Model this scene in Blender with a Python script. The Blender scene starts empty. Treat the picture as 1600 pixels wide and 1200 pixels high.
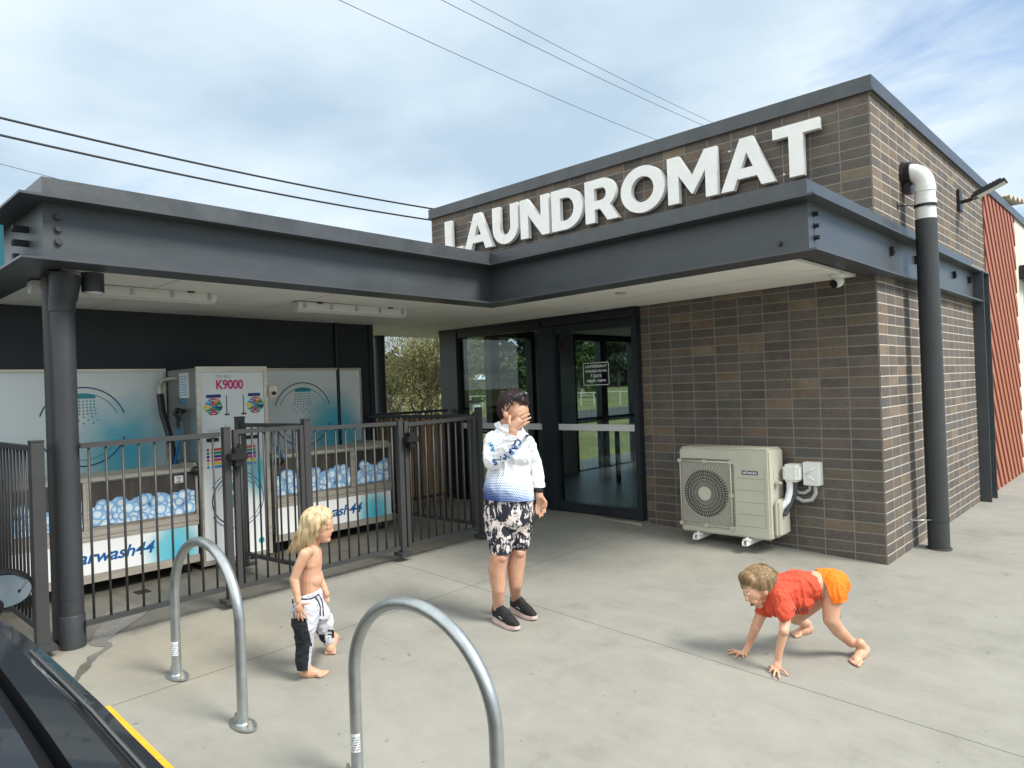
import bpy, bmesh, math, random
from mathutils import Vector, Matrix, noise
from mathutils.bvhtree import BVHTree
random.seed(7)
S = bpy.context.scene
COL = S.collection
# ---------------------------------------------------------------- camera
F, H = 1108.0, 1.6
RM = Matrix(((0.72729814, 0.68534584, -0.03658544), (-0.03073787, -0.02072632, -0.99931257), (-0.685633, 0.72792272, 0.00599186)))
CAM = Vector((0, 0, H))
cd = bpy.data.cameras.new("camera"); cam = bpy.data.objects.new("camera", cd); COL.objects.link(cam)
cd.sensor_fit = 'HORIZONTAL'; cd.sensor_width = 36.0; cd.lens = 36.0 * F / 1600.0
cd.clip_start = 0.03; cd.clip_end = 3000
mw = Matrix((RM[0], -RM[1], -RM[2])).transposed().to_4x4(); mw.translation = CAM
cam.matrix_world = mw
S.camera = cam
# ---------------------------------------------------------------- exposure, sky, sun
S.view_settings.view_transform = 'Standard'; S.view_settings.look = 'None'
S.view_settings.exposure = 0.56; S.view_settings.gamma = 1.0
S.render.resolution_x = 1024; S.render.resolution_y = 768
SUN_EL, SUN_AZ = math.radians(48), math.atan2(0.975, 0.22)
W = bpy.data.worlds.new("World"); S.world = W; W.use_nodes = True
nt = W.node_tree; nt.nodes.clear()
def N(t, nt=nt, **kw):
    n = nt.nodes.new(t)
    for k, v in kw.items(): setattr(n, k, v)
    return n
wo = N('ShaderNodeOutputWorld'); bg = N('ShaderNodeBackground'); sky = N('ShaderNodeTexSky')
sky.sky_type = 'NISHITA'; sky.sun_disc = False; sky.sun_elevation = SUN_EL; sky.sun_rotation = SUN_AZ
sky.air_density = 1.0; sky.dust_density = 0.6; sky.ozone_density = 1.6
tc = N('ShaderNodeTexCoord'); sp = N('ShaderNodeSeparateXYZ')
mz = N('ShaderNodeMath', operation='MAXIMUM'); mz.inputs[1].default_value = 0.0
ad = N('ShaderNodeMath', operation='ADD'); ad.inputs[1].default_value = 0.12
dx = N('ShaderNodeMath', operation='DIVIDE'); dy = N('ShaderNodeMath', operation='DIVIDE'); cb = N('ShaderNodeCombineXYZ')
L = nt.links.new
L(tc.outputs['Generated'], sp.inputs[0]); L(sp.outputs['Z'], mz.inputs[0]); L(mz.outputs[0], ad.inputs[0])
L(sp.outputs['X'], dx.inputs[0]); L(ad.outputs[0], dx.inputs[1]); L(sp.outputs['Y'], dy.inputs[0]); L(ad.outputs[0], dy.inputs[1])
L(dx.outputs[0], cb.inputs[0]); L(dy.outputs[0], cb.inputs[1])
mp = N('ShaderNodeMapping'); mp.inputs['Location'].default_value = (3.1, 1.7, 0); mp.inputs['Rotation'].default_value = (0, 0, 0.5); mp.inputs['Scale'].default_value = (0.55, 1.0, 1)
L(cb.outputs[0], mp.inputs[0])
n1 = N('ShaderNodeTexNoise'); n1.inputs['Scale'].default_value = 0.8; n1.inputs['Detail'].default_value = 9; n1.inputs['Roughness'].default_value = 0.55; n1.inputs['Distortion'].default_value = 0.35
n2 = N('ShaderNodeTexNoise'); n2.inputs['Scale'].default_value = 3.4; n2.inputs['Detail'].default_value = 8; n2.inputs['Roughness'].default_value = 0.6; n2.inputs['Distortion'].default_value = 0.5
L(mp.outputs[0], n1.inputs['Vector']); L(mp.outputs[0], n2.inputs['Vector'])
# more open sky towards +X/+Y (right side), thick thin-cloud veil elsewhere
dt = N('ShaderNodeVectorMath', operation='DOT_PRODUCT'); dt.inputs[1].default_value = (0.32, 0.93, 0.16)
L(tc.outputs['Generated'], dt.inputs[0])
mr = N('ShaderNodeMapRange'); mr.inputs['From Min'].default_value = 0.55; mr.inputs['From Max'].default_value = 1.0; mr.inputs['To Min'].default_value = 0.27; mr.inputs['To Max'].default_value = -0.12
L(dt.outputs['Value'], mr.inputs[0])
s1 = N('ShaderNodeMath', operation='ADD'); L(n1.outputs['Fac'], s1.inputs[0]); L(mr.outputs[0], s1.inputs[1])
s2 = N('ShaderNodeMath', operation='MULTIPLY_ADD'); L(n2.outputs['Fac'], s2.inputs[0]); s2.inputs[1].default_value = 0.45; L(s1.outputs[0], s2.inputs[2])
cr = N('ShaderNodeValToRGB'); cr.color_ramp.elements[0].position = 0.60; cr.color_ramp.elements[0].color = (0.05, 0.05, 0.05, 1); cr.color_ramp.elements[1].position = 0.84; cr.color_ramp.elements[1].color = (0.93, 0.93, 0.93, 1)
L(s2.outputs[0], cr.inputs[0])
# cloud colour: bright where thick or near horizon, blue-grey bellies
n3 = N('ShaderNodeTexNoise'); n3.inputs['Scale'].default_value = 1.1; n3.inputs['Detail'].default_value = 7; n3.inputs['Roughness'].default_value = 0.5
mp3 = N('ShaderNodeMapping'); mp3.inputs['Location'].default_value = (9.2, 4.4, 0); L(cb.outputs[0], mp3.inputs[0]); L(mp3.outputs[0], n3.inputs['Vector'])
cc = N('ShaderNodeValToRGB'); cc.color_ramp.elements[0].position = 0.36; cc.color_ramp.elements[0].color = (5.0, 6.4, 7.6, 1); cc.color_ramp.elements[1].position = 0.64; cc.color_ramp.elements[1].color = (8.0, 9.1, 9.8, 1)
L(n3.outputs['Fac'], cc.inputs[0])
mx = N('ShaderNodeMix', data_type='RGBA'); L(cr.outputs[0], mx.inputs['Factor']); sk = N('ShaderNodeMix', data_type='RGBA', blend_type='MULTIPLY'); sk.inputs['Factor'].default_value = 1; L(sky.outputs[0], sk.inputs['A']); sk.inputs['B'].default_value = (1.35, 1.55, 1.75, 1); L(sk.outputs['Result'], mx.inputs['A']); L(cc.outputs[0], mx.inputs['B'])
# added front fill: cloud veil brightened behind and above the camera, away from the sun
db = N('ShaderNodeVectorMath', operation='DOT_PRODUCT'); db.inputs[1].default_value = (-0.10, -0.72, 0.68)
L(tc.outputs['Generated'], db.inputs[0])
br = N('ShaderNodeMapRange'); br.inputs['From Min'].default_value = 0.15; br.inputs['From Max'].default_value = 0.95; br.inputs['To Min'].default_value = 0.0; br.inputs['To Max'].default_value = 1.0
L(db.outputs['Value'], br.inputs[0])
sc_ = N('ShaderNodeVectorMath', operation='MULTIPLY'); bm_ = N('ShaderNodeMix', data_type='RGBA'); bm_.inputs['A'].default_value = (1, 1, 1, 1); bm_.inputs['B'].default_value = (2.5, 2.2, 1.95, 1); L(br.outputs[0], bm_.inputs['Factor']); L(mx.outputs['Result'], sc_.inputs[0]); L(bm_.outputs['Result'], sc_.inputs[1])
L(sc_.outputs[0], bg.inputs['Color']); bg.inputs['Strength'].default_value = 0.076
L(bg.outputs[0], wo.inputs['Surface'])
sl = bpy.data.lights.new("sun", 'SUN'); sl.energy = 3.4; sl.angle = math.radians(20); sl.color = (1.0, 0.96, 0.9)
so = bpy.data.objects.new("sun", sl); COL.objects.link(so)
sd = Vector((math.sin(SUN_AZ) * math.cos(SUN_EL), math.cos(SUN_AZ) * math.cos(SUN_EL), math.sin(SUN_EL)))
so.rotation_euler = (-sd).to_track_quat('-Z', 'Y').to_euler(); so.location = (8, 12, 20)

# ---------------------------------------------------------------- measuring helpers (photo pixel + distance -> world point)
def ray(px, py): return RM.transposed() @ Vector(((px - 800) / F, (py - 600) / F, 1.0))
def U(px, py, d): return CAM + ray(px, py) * d
def g(x, y):
    b = 0.015 * max(-6.5, min(y - 6.26, 0))
    if x < -4.6: return 0.05 + 0.05 * 2.83 + b
    return 0.05 - 0.05 * max(-3.4, min(3.0, x + 1.77)) + b
def onZ(px, py, z): d = ray(px, py); return CAM + d * ((z - H) / d.z)
def onG(px, py):
    z = 0.1
    for _ in range(20):
        p = onZ(px, py, z); z = g(p.x, p.y)
    return p
def depth(p): return (RM @ (Vector(p) - CAM)).z

# ---------------------------------------------------------------- materials
def mat(name, col, rough=0.6, metal=0.0, var=0.0, vs=6.0, bump=0.0, bs=60.0, spec=0.5, coat=0.0, stretch=None, trans=0.0, ior=1.45, col2=None, sss=0.0, dirt=0.0):
    m = bpy.data.materials.new(name); m.use_nodes = True; t = m.node_tree
    b = t.nodes['Principled BSDF']; b.inputs['Base Color'].default_value = (*col, 1); b.inputs['Roughness'].default_value = rough
    b.inputs['Metallic'].default_value = metal; b.inputs['Specular IOR Level'].default_value = spec; b.inputs['Coat Weight'].default_value = coat
    b.inputs['Transmission Weight'].default_value = trans; b.inputs['IOR'].default_value = ior
    if sss: b.inputs['Subsurface Weight'].default_value = sss; b.inputs['Subsurface Radius'].default_value = (0.012, 0.005, 0.003); b.inputs['Subsurface Scale'].default_value = 1.0
    tcn = N('ShaderNodeTexCoord', t); mpn = N('ShaderNodeMapping', t)
    if stretch: mpn.inputs['Scale'].default_value = stretch
    t.links.new(tcn.outputs['Object'], mpn.inputs[0])
    if var or col2:
        n = N('ShaderNodeTexNoise', t); n.inputs['Scale'].default_value = vs; n.inputs['Detail'].default_value = 6; n.inputs['Roughness'].default_value = 0.6
        t.links.new(mpn.outputs[0], n.inputs['Vector'])
        r = N('ShaderNodeValToRGB', t); r.color_ramp.elements[0].position = 0.3; r.color_ramp.elements[1].position = 0.7
        c2 = col2 or tuple(min(1, c * (1 + var)) for c in col)
        r.color_ramp.elements[0].color = (*[c * (1 - var) for c in col], 1); r.color_ramp.elements[1].color = (*c2, 1)
        t.links.new(n.outputs['Fac'], r.inputs[0]); t.links.new(r.outputs[0], b.inputs['Base Color'])
        q = N('ShaderNodeMapRange', t); q.inputs['To Min'].default_value = max(0.02, rough - 0.08); q.inputs['To Max'].default_value = min(1, rough + 0.1)
        t.links.new(n.outputs['Fac'], q.inputs[0]); t.links.new(q.outputs[0], b.inputs['Roughness'])
    if bump:
        n = N('ShaderNodeTexNoise', t); n.inputs['Scale'].default_value = bs; n.inputs['Detail'].default_value = 4
        t.links.new(mpn.outputs[0], n.inputs['Vector'])
        bp = N('ShaderNodeBump', t); bp.inputs['Strength'].default_value = bump; bp.inputs['Distance'].default_value = 0.01
        t.links.new(n.outputs['Fac'], bp.inputs['Height']); t.links.new(bp.outputs[0], b.inputs['Normal'])
    return m
def brick(name, axis):
    m = bpy.data.materials.new(name); m.use_nodes = True; t = m.node_tree; l = t.links.new; b = t.nodes['Principled BSDF']
    tcn = N('ShaderNodeTexCoord', t); s = N('ShaderNodeSeparateXYZ', t); l(tcn.outputs['Object'], s.inputs[0])
    wob = N('ShaderNodeTexNoise', t); wob.inputs['Scale'].default_value = 9; l(tcn.outputs['Object'], wob.inputs['Vector'])
    def M(op, a, bb=None, c=None):
        n = N('ShaderNodeMath', t, operation=op)
        for i, v in enumerate((a, bb, c)):
            if v is None: continue
            if isinstance(v, (int, float)): n.inputs[i].default_value = v
            else: l(v, n.inputs[i])
        return n.outputs[0]
    w = M('MULTIPLY_ADD', wob.outputs['Fac'], 0.006, -0.003)
    off = 1.782 if axis == 'X' else -6.263
    u = M('DIVIDE', M('ADD', M('ADD', s.outputs[axis], off + 24.0), w), 0.24)
    v = M('DIVIDE', M('ADD', M('ADD', s.outputs['Z'], 8.6 - 1.4825), w), 0.0862)
    fu, fv = M('FLOOR', u), M('FLOOR', v); cu, cv = M('FRACT', u), M('FRACT', v)
    du = M('MULTIPLY', M('MINIMUM', cu, M('SUBTRACT', 1.0, cu)), 0.24); dv = M('MULTIPLY', M('MINIMUM', cv, M('SUBTRACT', 1.0, cv)), 0.0862)
    d = M('MINIMUM', M('ADD', du, .0022 if axis == 'Y' else .0006), dv)
    mk = N('ShaderNodeMapRange', t); mk.interpolation_type = 'SMOOTHSTEP'; mk.inputs['From Min'].default_value = 0.0042; mk.inputs['From Max'].default_value = 0.0066; l(d, mk.inputs[0])
    cm = N('ShaderNodeCombineXYZ', t); l(fu, cm.inputs[0]); l(fv, cm.inputs[1])
    wn = N('ShaderNodeTexWhiteNoise', t); wn.noise_dimensions = '2D'; l(cm.outputs[0], wn.inputs[0])
    r = N('ShaderNodeValToRGB', t); E = r.color_ramp.elements
    cols = [(0, (.082, .070, .060)), (.18, (.115, .093, .076)), (.36, (.096, .082, .072)), (.52, (.135, .106, .085)), (.66, (.092, .086, .082)), (.78, (.118, .104, .080)), (.9, (.150, .106, .076)), (.97, (.175, .135, .094))]
    E[0].position = 0; E[0].color = (*cols[0][1], 1); E[1].position = cols[-1][0]; E[1].color = (*cols[-1][1], 1)
    for p, c in cols[1:-1]:
        e = E.new(p); e.color = (*c, 1)
    l(wn.outputs['Value'], r.inputs[0])
    nn = N('ShaderNodeTexNoise', t); nn.inputs['Scale'].default_value = 26; nn.inputs['Detail'].default_value = 8; nn.inputs['Roughness'].default_value = 0.7
    mpn = N('ShaderNodeMapping', t); mpn.inputs['Scale'].default_value = (1, 1, 1.6); l(tcn.outputs['Object'], mpn.inputs[0]); l(mpn.outputs[0], nn.inputs['Vector'])
    n6 = N('ShaderNodeTexNoise', t); n6.inputs['Scale'].default_value = 6; n6.inputs['Detail'].default_value = 3; l(tcn.outputs['Object'], n6.inputs['Vector'])
    k = M('ADD', M('MULTIPLY', nn.outputs['Fac'], 0.9), M('MULTIPLY', n6.outputs['Fac'], 0.7))
    k = M('ADD', k, 0.22)
    vm = N('ShaderNodeVectorMath', t, operation='SCALE'); l(r.outputs[0], vm.inputs[0]); l(k, vm.inputs['Scale'])
    mm = N('ShaderNodeMix', t, data_type='RGBA'); mm.inputs['A'].default_value = (.215, .20, .17, 1) if axis == 'X' else (.44, .395, .33, 1); l(vm.outputs[0], mm.inputs['B']); l(mk.outputs[0], mm.inputs['Factor'])  # sun and shade put into the mortar colour: paler side wall, darker front
    l(mm.outputs['Result'], b.inputs['Base Color']); b.inputs['Roughness'].default_value = 0.88
    hb = M('ADD', M('MULTIPLY', mk.outputs[0], 1.0), M('MULTIPLY', nn.outputs['Fac'], 0.35))
    bp = N('ShaderNodeBump', t); bp.inputs['Strength'].default_value = 0.7; bp.inputs['Distance'].default_value = 0.006; l(hb, bp.inputs['Height']); l(bp.outputs[0], b.inputs['Normal'])
    return m
def concrete():
    m = bpy.data.materials.new("concrete"); m.use_nodes = True; t = m.node_tree; l = t.links.new; b = t.nodes['Principled BSDF']
    tcn = N('ShaderNodeTexCoord', t); s = N('ShaderNodeSeparateXYZ', t); l(tcn.outputs['Object'], s.inputs[0])
    def noi(sc, det=6, ro=.6, st=None, dist=0):
        n = N('ShaderNodeTexNoise', t); n.inputs['Scale'].default_value = sc; n.inputs['Detail'].default_value = det; n.inputs['Roughness'].default_value = ro; n.inputs['Distortion'].default_value = dist
        if st:
            mpn = N('ShaderNodeMapping', t); mpn.inputs['Scale'].default_value = st[:3]; mpn.inputs['Rotation'].default_value = (0, 0, st[3]); l(tcn.outputs['Object'], mpn.inputs[0]); l(mpn.outputs[0], n.inputs['Vector'])
        else: l(tcn.outputs['Object'], n.inputs['Vector'])
        return n.outputs['Fac']
    def M(op, a, bb=None, c=None, clamp=False):
        n = N('ShaderNodeMath', t, operation=op); n.use_clamp = clamp
        for i, v in enumerate((a, bb, c)):
            if v is None: continue
            if isinstance(v, (int, float)): n.inputs[i].default_value = v
            else: l(v, n.inputs[i])
        return n.outputs[0]
    A = noi(0.9, 8, .65); B = noi(4.5, 8, .7, None, .4); Cc = noi(3, 5, .6, (1, 6, 1, 0.25)); D = noi(110, 3, .6)
    k = M('ADD', M('ADD', M('MULTIPLY', A, 0.42), M('MULTIPLY', B, 0.36)), M('ADD', M('MULTIPLY', Cc, 0.13), M('MULTIPLY', D, 0.16)))
    r = N('ShaderNodeValToRGB', t); E = r.color_ramp.elements
    E[0].position = .34; E[0].color = (.180, .172, .146, 1); E[1].position = .74; E[1].color = (.325, .315, .272, 1)
    e = E.new(.50); e.color = (.258, .250, .216, 1)
    l(k, r.inputs[0])
    # dark pits and specks
    sp_ = noi(17, 2, .5); pit = N('ShaderNodeMapRange', t); pit.inputs['From Min'].default_value = .735; pit.inputs['From Max'].default_value = .77; pit.inputs['To Min'].default_value = 1; pit.inputs['To Max'].default_value = .55; l(sp_, pit.inputs[0])
    vo = N('ShaderNodeTexVoronoi', t); vo.inputs['Scale'].default_value = 1.9; l(tcn.outputs['Object'], vo.inputs['Vector'])
    gsp = N('ShaderNodeMapRange', t); gsp.inputs['From Min'].default_value = .012; gsp.inputs['From Max'].default_value = .045; gsp.inputs['To Min'].default_value = .5; gsp.inputs['To Max'].default_value = 1; l(vo.outputs['Distance'], gsp.inputs[0])
    vo2 = N('ShaderNodeTexVoronoi', t); vo2.inputs['Scale'].default_value = .55; vo2.inputs['Randomness'].default_value = 1; mpv = N('ShaderNodeMapping', t); mpv.inputs['Rotation'].default_value = (0, 0, .8); mpv.inputs['Scale'].default_value = (1, 2.4, 1); l(tcn.outputs['Object'], mpv.inputs[0]); l(mpv.outputs[0], vo2.inputs['Vector'])
    g2 = N('ShaderNodeMapRange', t); g2.inputs['From Min'].default_value = .02; g2.inputs['From Max'].default_value = .42; g2.inputs['To Min'].default_value = .86; g2.inputs['To Max'].default_value = 1; l(M('ADD', vo2.outputs['Distance'], M('MULTIPLY_ADD', B, .5, -.25)), g2.inputs[0])
    spots = M('MULTIPLY', gsp.outputs[0], g2.outputs[0])
    # sawn joints
    def joint(out, pos, w=.0035):
        return M('LESS_THAN', M('ABSOLUTE', M('SUBTRACT', out, pos)), w)
    wob = M('MULTIPLY_ADD', noi(1.2), .012, -.006)
    X = M('ADD', s.outputs['X'], wob); Y = M('ADD', s.outputs['Y'], wob)
    J = joint(X, -3.945)
    for j in (joint(Y, 3.66), joint(Y, 7.92), joint(X, 1.9), joint(Y, 12.2)): J = M('MAXIMUM', J, j)
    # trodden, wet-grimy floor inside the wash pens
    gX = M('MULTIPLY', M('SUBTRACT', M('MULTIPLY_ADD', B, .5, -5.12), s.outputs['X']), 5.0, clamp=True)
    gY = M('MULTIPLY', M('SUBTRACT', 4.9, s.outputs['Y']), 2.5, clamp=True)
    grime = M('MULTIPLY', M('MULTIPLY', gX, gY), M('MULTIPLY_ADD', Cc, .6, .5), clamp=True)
    # warm stains near the column
    vm = N('ShaderNodeVectorMath', t, operation='DISTANCE'); l(tcn.outputs['Object'], vm.inputs[0]); vm.inputs[1].default_value = (-4.45, 1.75, .12)
    st = N('ShaderNodeMapRange', t); st.inputs['From Min'].default_value = 1.0; st.inputs['From Max'].default_value = .1; l(vm.outputs['Value'], st.inputs[0])
    stain = M('MULTIPLY', M('MULTIPLY', st.outputs[0], B), .9, clamp=True)
    def mixc(a, fac, colr, mode='MIX'):
        n = N('ShaderNodeMix', t, data_type='RGBA'); n.blend_type = mode
        l(a, n.inputs['A']); l(fac, n.inputs['Factor']) if not isinstance(fac, float) else None
        n.inputs['B'].default_value = colr; return n.outputs['Result']
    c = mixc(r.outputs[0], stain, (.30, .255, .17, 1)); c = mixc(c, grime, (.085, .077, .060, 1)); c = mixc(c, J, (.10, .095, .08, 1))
    vs = N('ShaderNodeVectorMath', t, operation='SCALE'); l(c, vs.inputs[0]); l(M('MULTIPLY', pit.outputs[0], spots), vs.inputs['Scale'])
    l(vs.outputs[0], b.inputs['Base Color'])
    ro = M('MULTIPLY_ADD', grime, -.25, M('MULTIPLY_ADD', A, .25, .58)); l(ro, b.inputs['Roughness'])
    hh = M('ADD', M('MULTIPLY', D, .3), M('ADD', M('MULTIPLY', B, .5), M('MULTIPLY', J, -3.0)))
    bp = N('ShaderNodeBump', t); bp.inputs['Strength'].default_value = .25; bp.inputs['Distance'].default_value = .006; l(hh, bp.inputs['Height']); l(bp.outputs[0], b.inputs['Normal'])
    return m
STEEL = mat("charcoal_steel_paint", (.060, .067, .073), .38, var=.14, vs=5, bump=.05, bs=60, stretch=(.5, .5, 1.2))
STEEL2 = mat("charcoal_fence_powdercoat", (.044, .044, .044), .45, var=.08, vs=4)
FLASH = mat("folded_roof_flashing", (.075, .08, .085), .38, metal=.25, var=.22, vs=5)
SOFFIT = mat("soffit_sheet", (.80, .79, .73), .75, var=.05, vs=2)
DARK = mat("dark_wall_paint", (.018, .023, .030), .55, var=.12, vs=2)
ALU = mat("door_frame_powdercoat", (.016, .020, .026), .38, var=.1, vs=3)
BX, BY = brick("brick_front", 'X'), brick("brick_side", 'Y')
CONC = concrete()
GALV = mat("galvanised_steel", (.42, .45, .45), .38, metal=.8, var=.12, vs=14, bump=.05, bs=60)
WHITE = mat("white_sign_paint", (.90, .88, .84), .5, var=.05, vs=9)
PVC = mat("white_pvc", (.72, .73, .70), .38, var=.06, vs=8)
PVCD = mat("grey_pipe_paint", (.038, .041, .044), .5, var=.12, vs=5)
BLK = mat("black_plastic", (.012, .012, .013), .4)
CREAM = mat("cream_casing", (.50, .49, .40), .45, var=.05, vs=6)
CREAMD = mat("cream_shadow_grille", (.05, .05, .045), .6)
STAIN = mat("stainless_steel", (.58, .53, .45), .36, metal=.65, var=.18, vs=3, stretch=(1, 1, 12))
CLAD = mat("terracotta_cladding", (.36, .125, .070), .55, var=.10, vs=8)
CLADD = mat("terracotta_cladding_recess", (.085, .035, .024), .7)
PRECAST = mat("painted_precast", (.60, .58, .50), .8, var=.06, vs=3)
TIMBER = mat("timber_paling", (.44, .27, .13), .75, var=.35, vs=4, stretch=(6, 6, 1), bump=.2, bs=30)
YEL = mat("yellow_line_paint", (.72, .40, .03), .7, var=.12, vs=20)
ASPH = mat("asphalt", (.055, .054, .052), .85, var=.25, vs=30, bump=.4, bs=200)

# ---------------------------------------------------------------- mesh helpers
class MB:
    def __init__(s): s.v = []; s.f = []; s.m = []; s.sm = []
    def add(s, vs, fs, m=0, sm=False):
        o = len(s.v); s.v += [tuple(v) for v in vs]; s.f += [tuple(i + o for i in f) for f in fs]; s.m += [m] * len(fs); s.sm += [sm] * len(fs); return s
    def box(s, x0, x1, y0, y1, z0, z1, m=0, M=None):
        if x0 > x1: x0, x1 = x1, x0
        if y0 > y1: y0, y1 = y1, y0
        if z0 > z1: z0, z1 = z1, z0
        v = [Vector(p) for p in ((x0, y0, z0), (x1, y0, z0), (x1, y1, z0), (x0, y1, z0), (x0, y0, z1), (x1, y0, z1), (x1, y1, z1), (x0, y1, z1))]
        if M: v = [M @ p for p in v]
        return s.add(v, [(0, 3, 2, 1), (4, 5, 6, 7), (0, 1, 5, 4), (1, 2, 6, 5), (2, 3, 7, 6), (3, 0, 4, 7)], m)
    def cbox(s, c, d, m=0, M=None): return s.box(c[0] - d[0] / 2, c[0] + d[0] / 2, c[1] - d[1] / 2, c[1] + d[1] / 2, c[2] - d[2] / 2, c[2] + d[2] / 2, m, M)
    def tube(s, pts, r, n=12, m=0, caps=True, k=1.0, side=None):
        pts = [Vector(p) for p in pts]; rs = r if isinstance(r, (list, tuple)) else [r] * len(pts)
        up = None; rings = []
        for i, p in enumerate(pts):
            t = (pts[min(i + 1, len(pts) - 1)] - pts[max(i - 1, 0)])
            if t.length < 1e-9: t = Vector((0, 0, 1))
            t.normalize()
            if up is None:
                up = Vector(side) if side else (Vector((0, 0, 1)) if abs(t.z) < .9 else Vector((1, 0, 0)))
            a = (up - t * up.dot(t)).normalized(); b = t.cross(a); up = a
            rings.append([p + (a * math.cos(q) + b * (k * math.sin(q))) * rs[i] for q in [2 * math.pi * j / n for j in range(n)]])
        v = [q for rr in rings for q in rr]; f = []
        for i in range(len(pts) - 1):
            for j in range(n): f.append((i * n + j, i * n + (j + 1) % n, (i + 1) * n + (j + 1) % n, (i + 1) * n + j))
        s.add(v, f, m, True)
        if caps:
            s.add(rings[0], [tuple(reversed(range(n)))], m); s.add(rings[-1], [tuple(range(n))], m)
        return s
    def cyl(s, a, b, r, n=20, m=0, r2=None): return s.tube([a, b], [r, r if r2 is None else r2], n, m)
    def ell(s, c, r, m=0, nu=16, nv=10, M=None):
        v = []; f = []; c = Vector(c)
        for i in range(nv + 1):
            th = math.pi * i / nv
            for j in range(nu):
                ph = 2 * math.pi * j / nu; p = Vector((r[0] * math.sin(th) * math.cos(ph), r[1] * math.sin(th) * math.sin(ph), r[2] * math.cos(th)))
                v.append(c + (M @ p if M else p))
        for i in range(nv):
            for j in range(nu): f.append((i * nu + j, (i + 1) * nu + j, (i + 1) * nu + (j + 1) % nu, i * nu + (j + 1) % nu))
        return s.add(v, f, m, True)
    def prism(s, poly, fr, d0, d1, m=0, mside=None):
        """polygon (a,b) pairs in frame fr=(origin,right,up,normal), between depths d0<d1 along normal"""
        o, rt, up, nn = fr; n = len(poly)
        v = [o + rt * a + up * b + nn * d0 for a, b in poly] + [o + rt * a + up * b + nn * d1 for a, b in poly]
        s.add(v, [tuple(reversed(range(n))), tuple(range(n, 2 * n))], m)
        s.add(v, [(i, (i + 1) % n, (i + 1) % n + n, i + n) for i in range(n)], m if mside is None else mside); return s
    def build(s, name, mats, parent=None, bevel=0, smooth=None, fix=True, ang=40):
        me = bpy.data.meshes.new(name); me.from_pydata(s.v, [], s.f)
        mats = mats if isinstance(mats, (list, tuple)) else [mats]
        for q in mats: me.materials.append(q)
        me.polygons.foreach_set('material_index', s.m); me.polygons.foreach_set('use_smooth', s.sm if smooth is None else [smooth] * len(s.f))
        me.update()
        if fix:
            bm = bmesh.new(); bm.from_mesh(me); bmesh.ops.remove_doubles(bm, verts=bm.verts, dist=1e-6); bmesh.ops.recalc_face_normals(bm, faces=bm.faces)
            if bevel:
                es = [e for e in bm.edges if len(e.link_faces) == 2 and e.calc_face_angle(0) > 0.6]
                bmesh.ops.bevel(bm, geom=es, offset=bevel, segments=2, affect='EDGES', clamp_overlap=True)
            bm.to_mesh(me); bm.free()
            if any(s.sm):
                bm = bmesh.new(); bm.from_mesh(me)
                for e in bm.edges:
                    if len(e.link_faces) == 2 and e.calc_face_angle(0) > math.radians(ang): e.smooth = False
                bm.to_mesh(me); bm.free()
        o = bpy.data.objects.new(name, me); COL.objects.link(o)
        if parent:
            o.parent = parent
            if parent.type == 'EMPTY': o.matrix_parent_inverse = Matrix.Translation(-parent.location)
        return o
def tag(o, label=None, cat=None, group=None, kind=None):
    if label: o['label'] = label
    if cat: o['category'] = cat
    if group: o['group'] = group
    if kind: o['kind'] = kind
    return o
def thing(name, label, cat, group=None, loc=(0, 0, 0)):
    o = bpy.data.objects.new(name, None); COL.objects.link(o); o.empty_display_size = .1
    tag(o, label, cat, group); o.location = loc
    return o
def put(o, root):          # parent keeping world placement when root sits away from origin (root unrotated)
    o.parent = root; o.matrix_parent_inverse = Matrix.Translation(-root.location); return o
def FR(o, rt, up=(0, 0, 1)):
    rt, up = Vector(rt).normalized(), Vector(up).normalized(); return (Vector(o), rt, up, rt.cross(up))
def text(mb, st, fr, size, m=0, bold=0.0, shear=0.0, d0=0.0, d1=0.002, align='LEFT', sx=1.0, space=1.0, bank={}):
    cu = bpy.data.curves.new('t', 'FONT'); cu.body = st; cu.size = size; cu.shear = shear; cu.offset = bold; cu.align_x = align; cu.space_character = space
    cu.resolution_u = 4; cu.fill_mode = 'FRONT'
    ob = bpy.data.objects.new('t', cu); me = bpy.data.meshes.new_from_object(ob)
    o, rt, up, nn = fr
    v = [o + rt * (p.co.x * sx) + up * p.co.y + nn * d1 for p in me.vertices]
    mb.add(v, [tuple(p.vertices) for p in me.polygons], m)
    bpy.data.meshes.remove(me); bpy.data.objects.remove(ob); bpy.data.curves.remove(cu)
    return mb
# ================================================================ setting: ground
def hgt(x, y):
    r = math.hypot(x, y)
    return 0.12 + 1.0 * min(1, max(0, (r - 25) / 120)) ** 1.2
def ground_grid(name, xs, ys, fz, m, label=None):
    mb = MB(); nx, ny = len(xs), len(ys)
    v = [(x, y, fz(x, y)) for x in xs for y in ys]
    mb.add(v, [(i * ny + j, (i + 1) * ny + j, (i + 1) * ny + j + 1, i * ny + j + 1) for i in range(nx - 1) for j in range(ny - 1)], 0, True)
    o = mb.build(name, m, fix=False); tag(o, label, kind='structure'); return o
GRASSM = mat("field_grass", (.085, .105, .022), .9, var=.35, vs=.6, col2=(.19, .175, .055), bump=.5, bs=30)
far = [-900, -500, -300, -200, -150, -120, -100, -80, -65, -50, -40, -30, -25, -20]
xs = far + [-16, -12, -8.35]; yl = far + [-10, 0, 10, 20, 30, 40, 50, 65, 80, 100, 120, 150, 200, 300, 500, 900]
ground_grid('grass_field', xs + [0, 20, 60, 150, 400, 900], yl, lambda x, y: (hgt(x, y) - (.6 if (x > -8.4 and -40 < y < 40) else .0)) - (0.0 if x <= -8.35 else .3), GRASSM)
lin = lambda a, b, n: [a + (b - a) * i / n for i in range(n + 1)]
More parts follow.
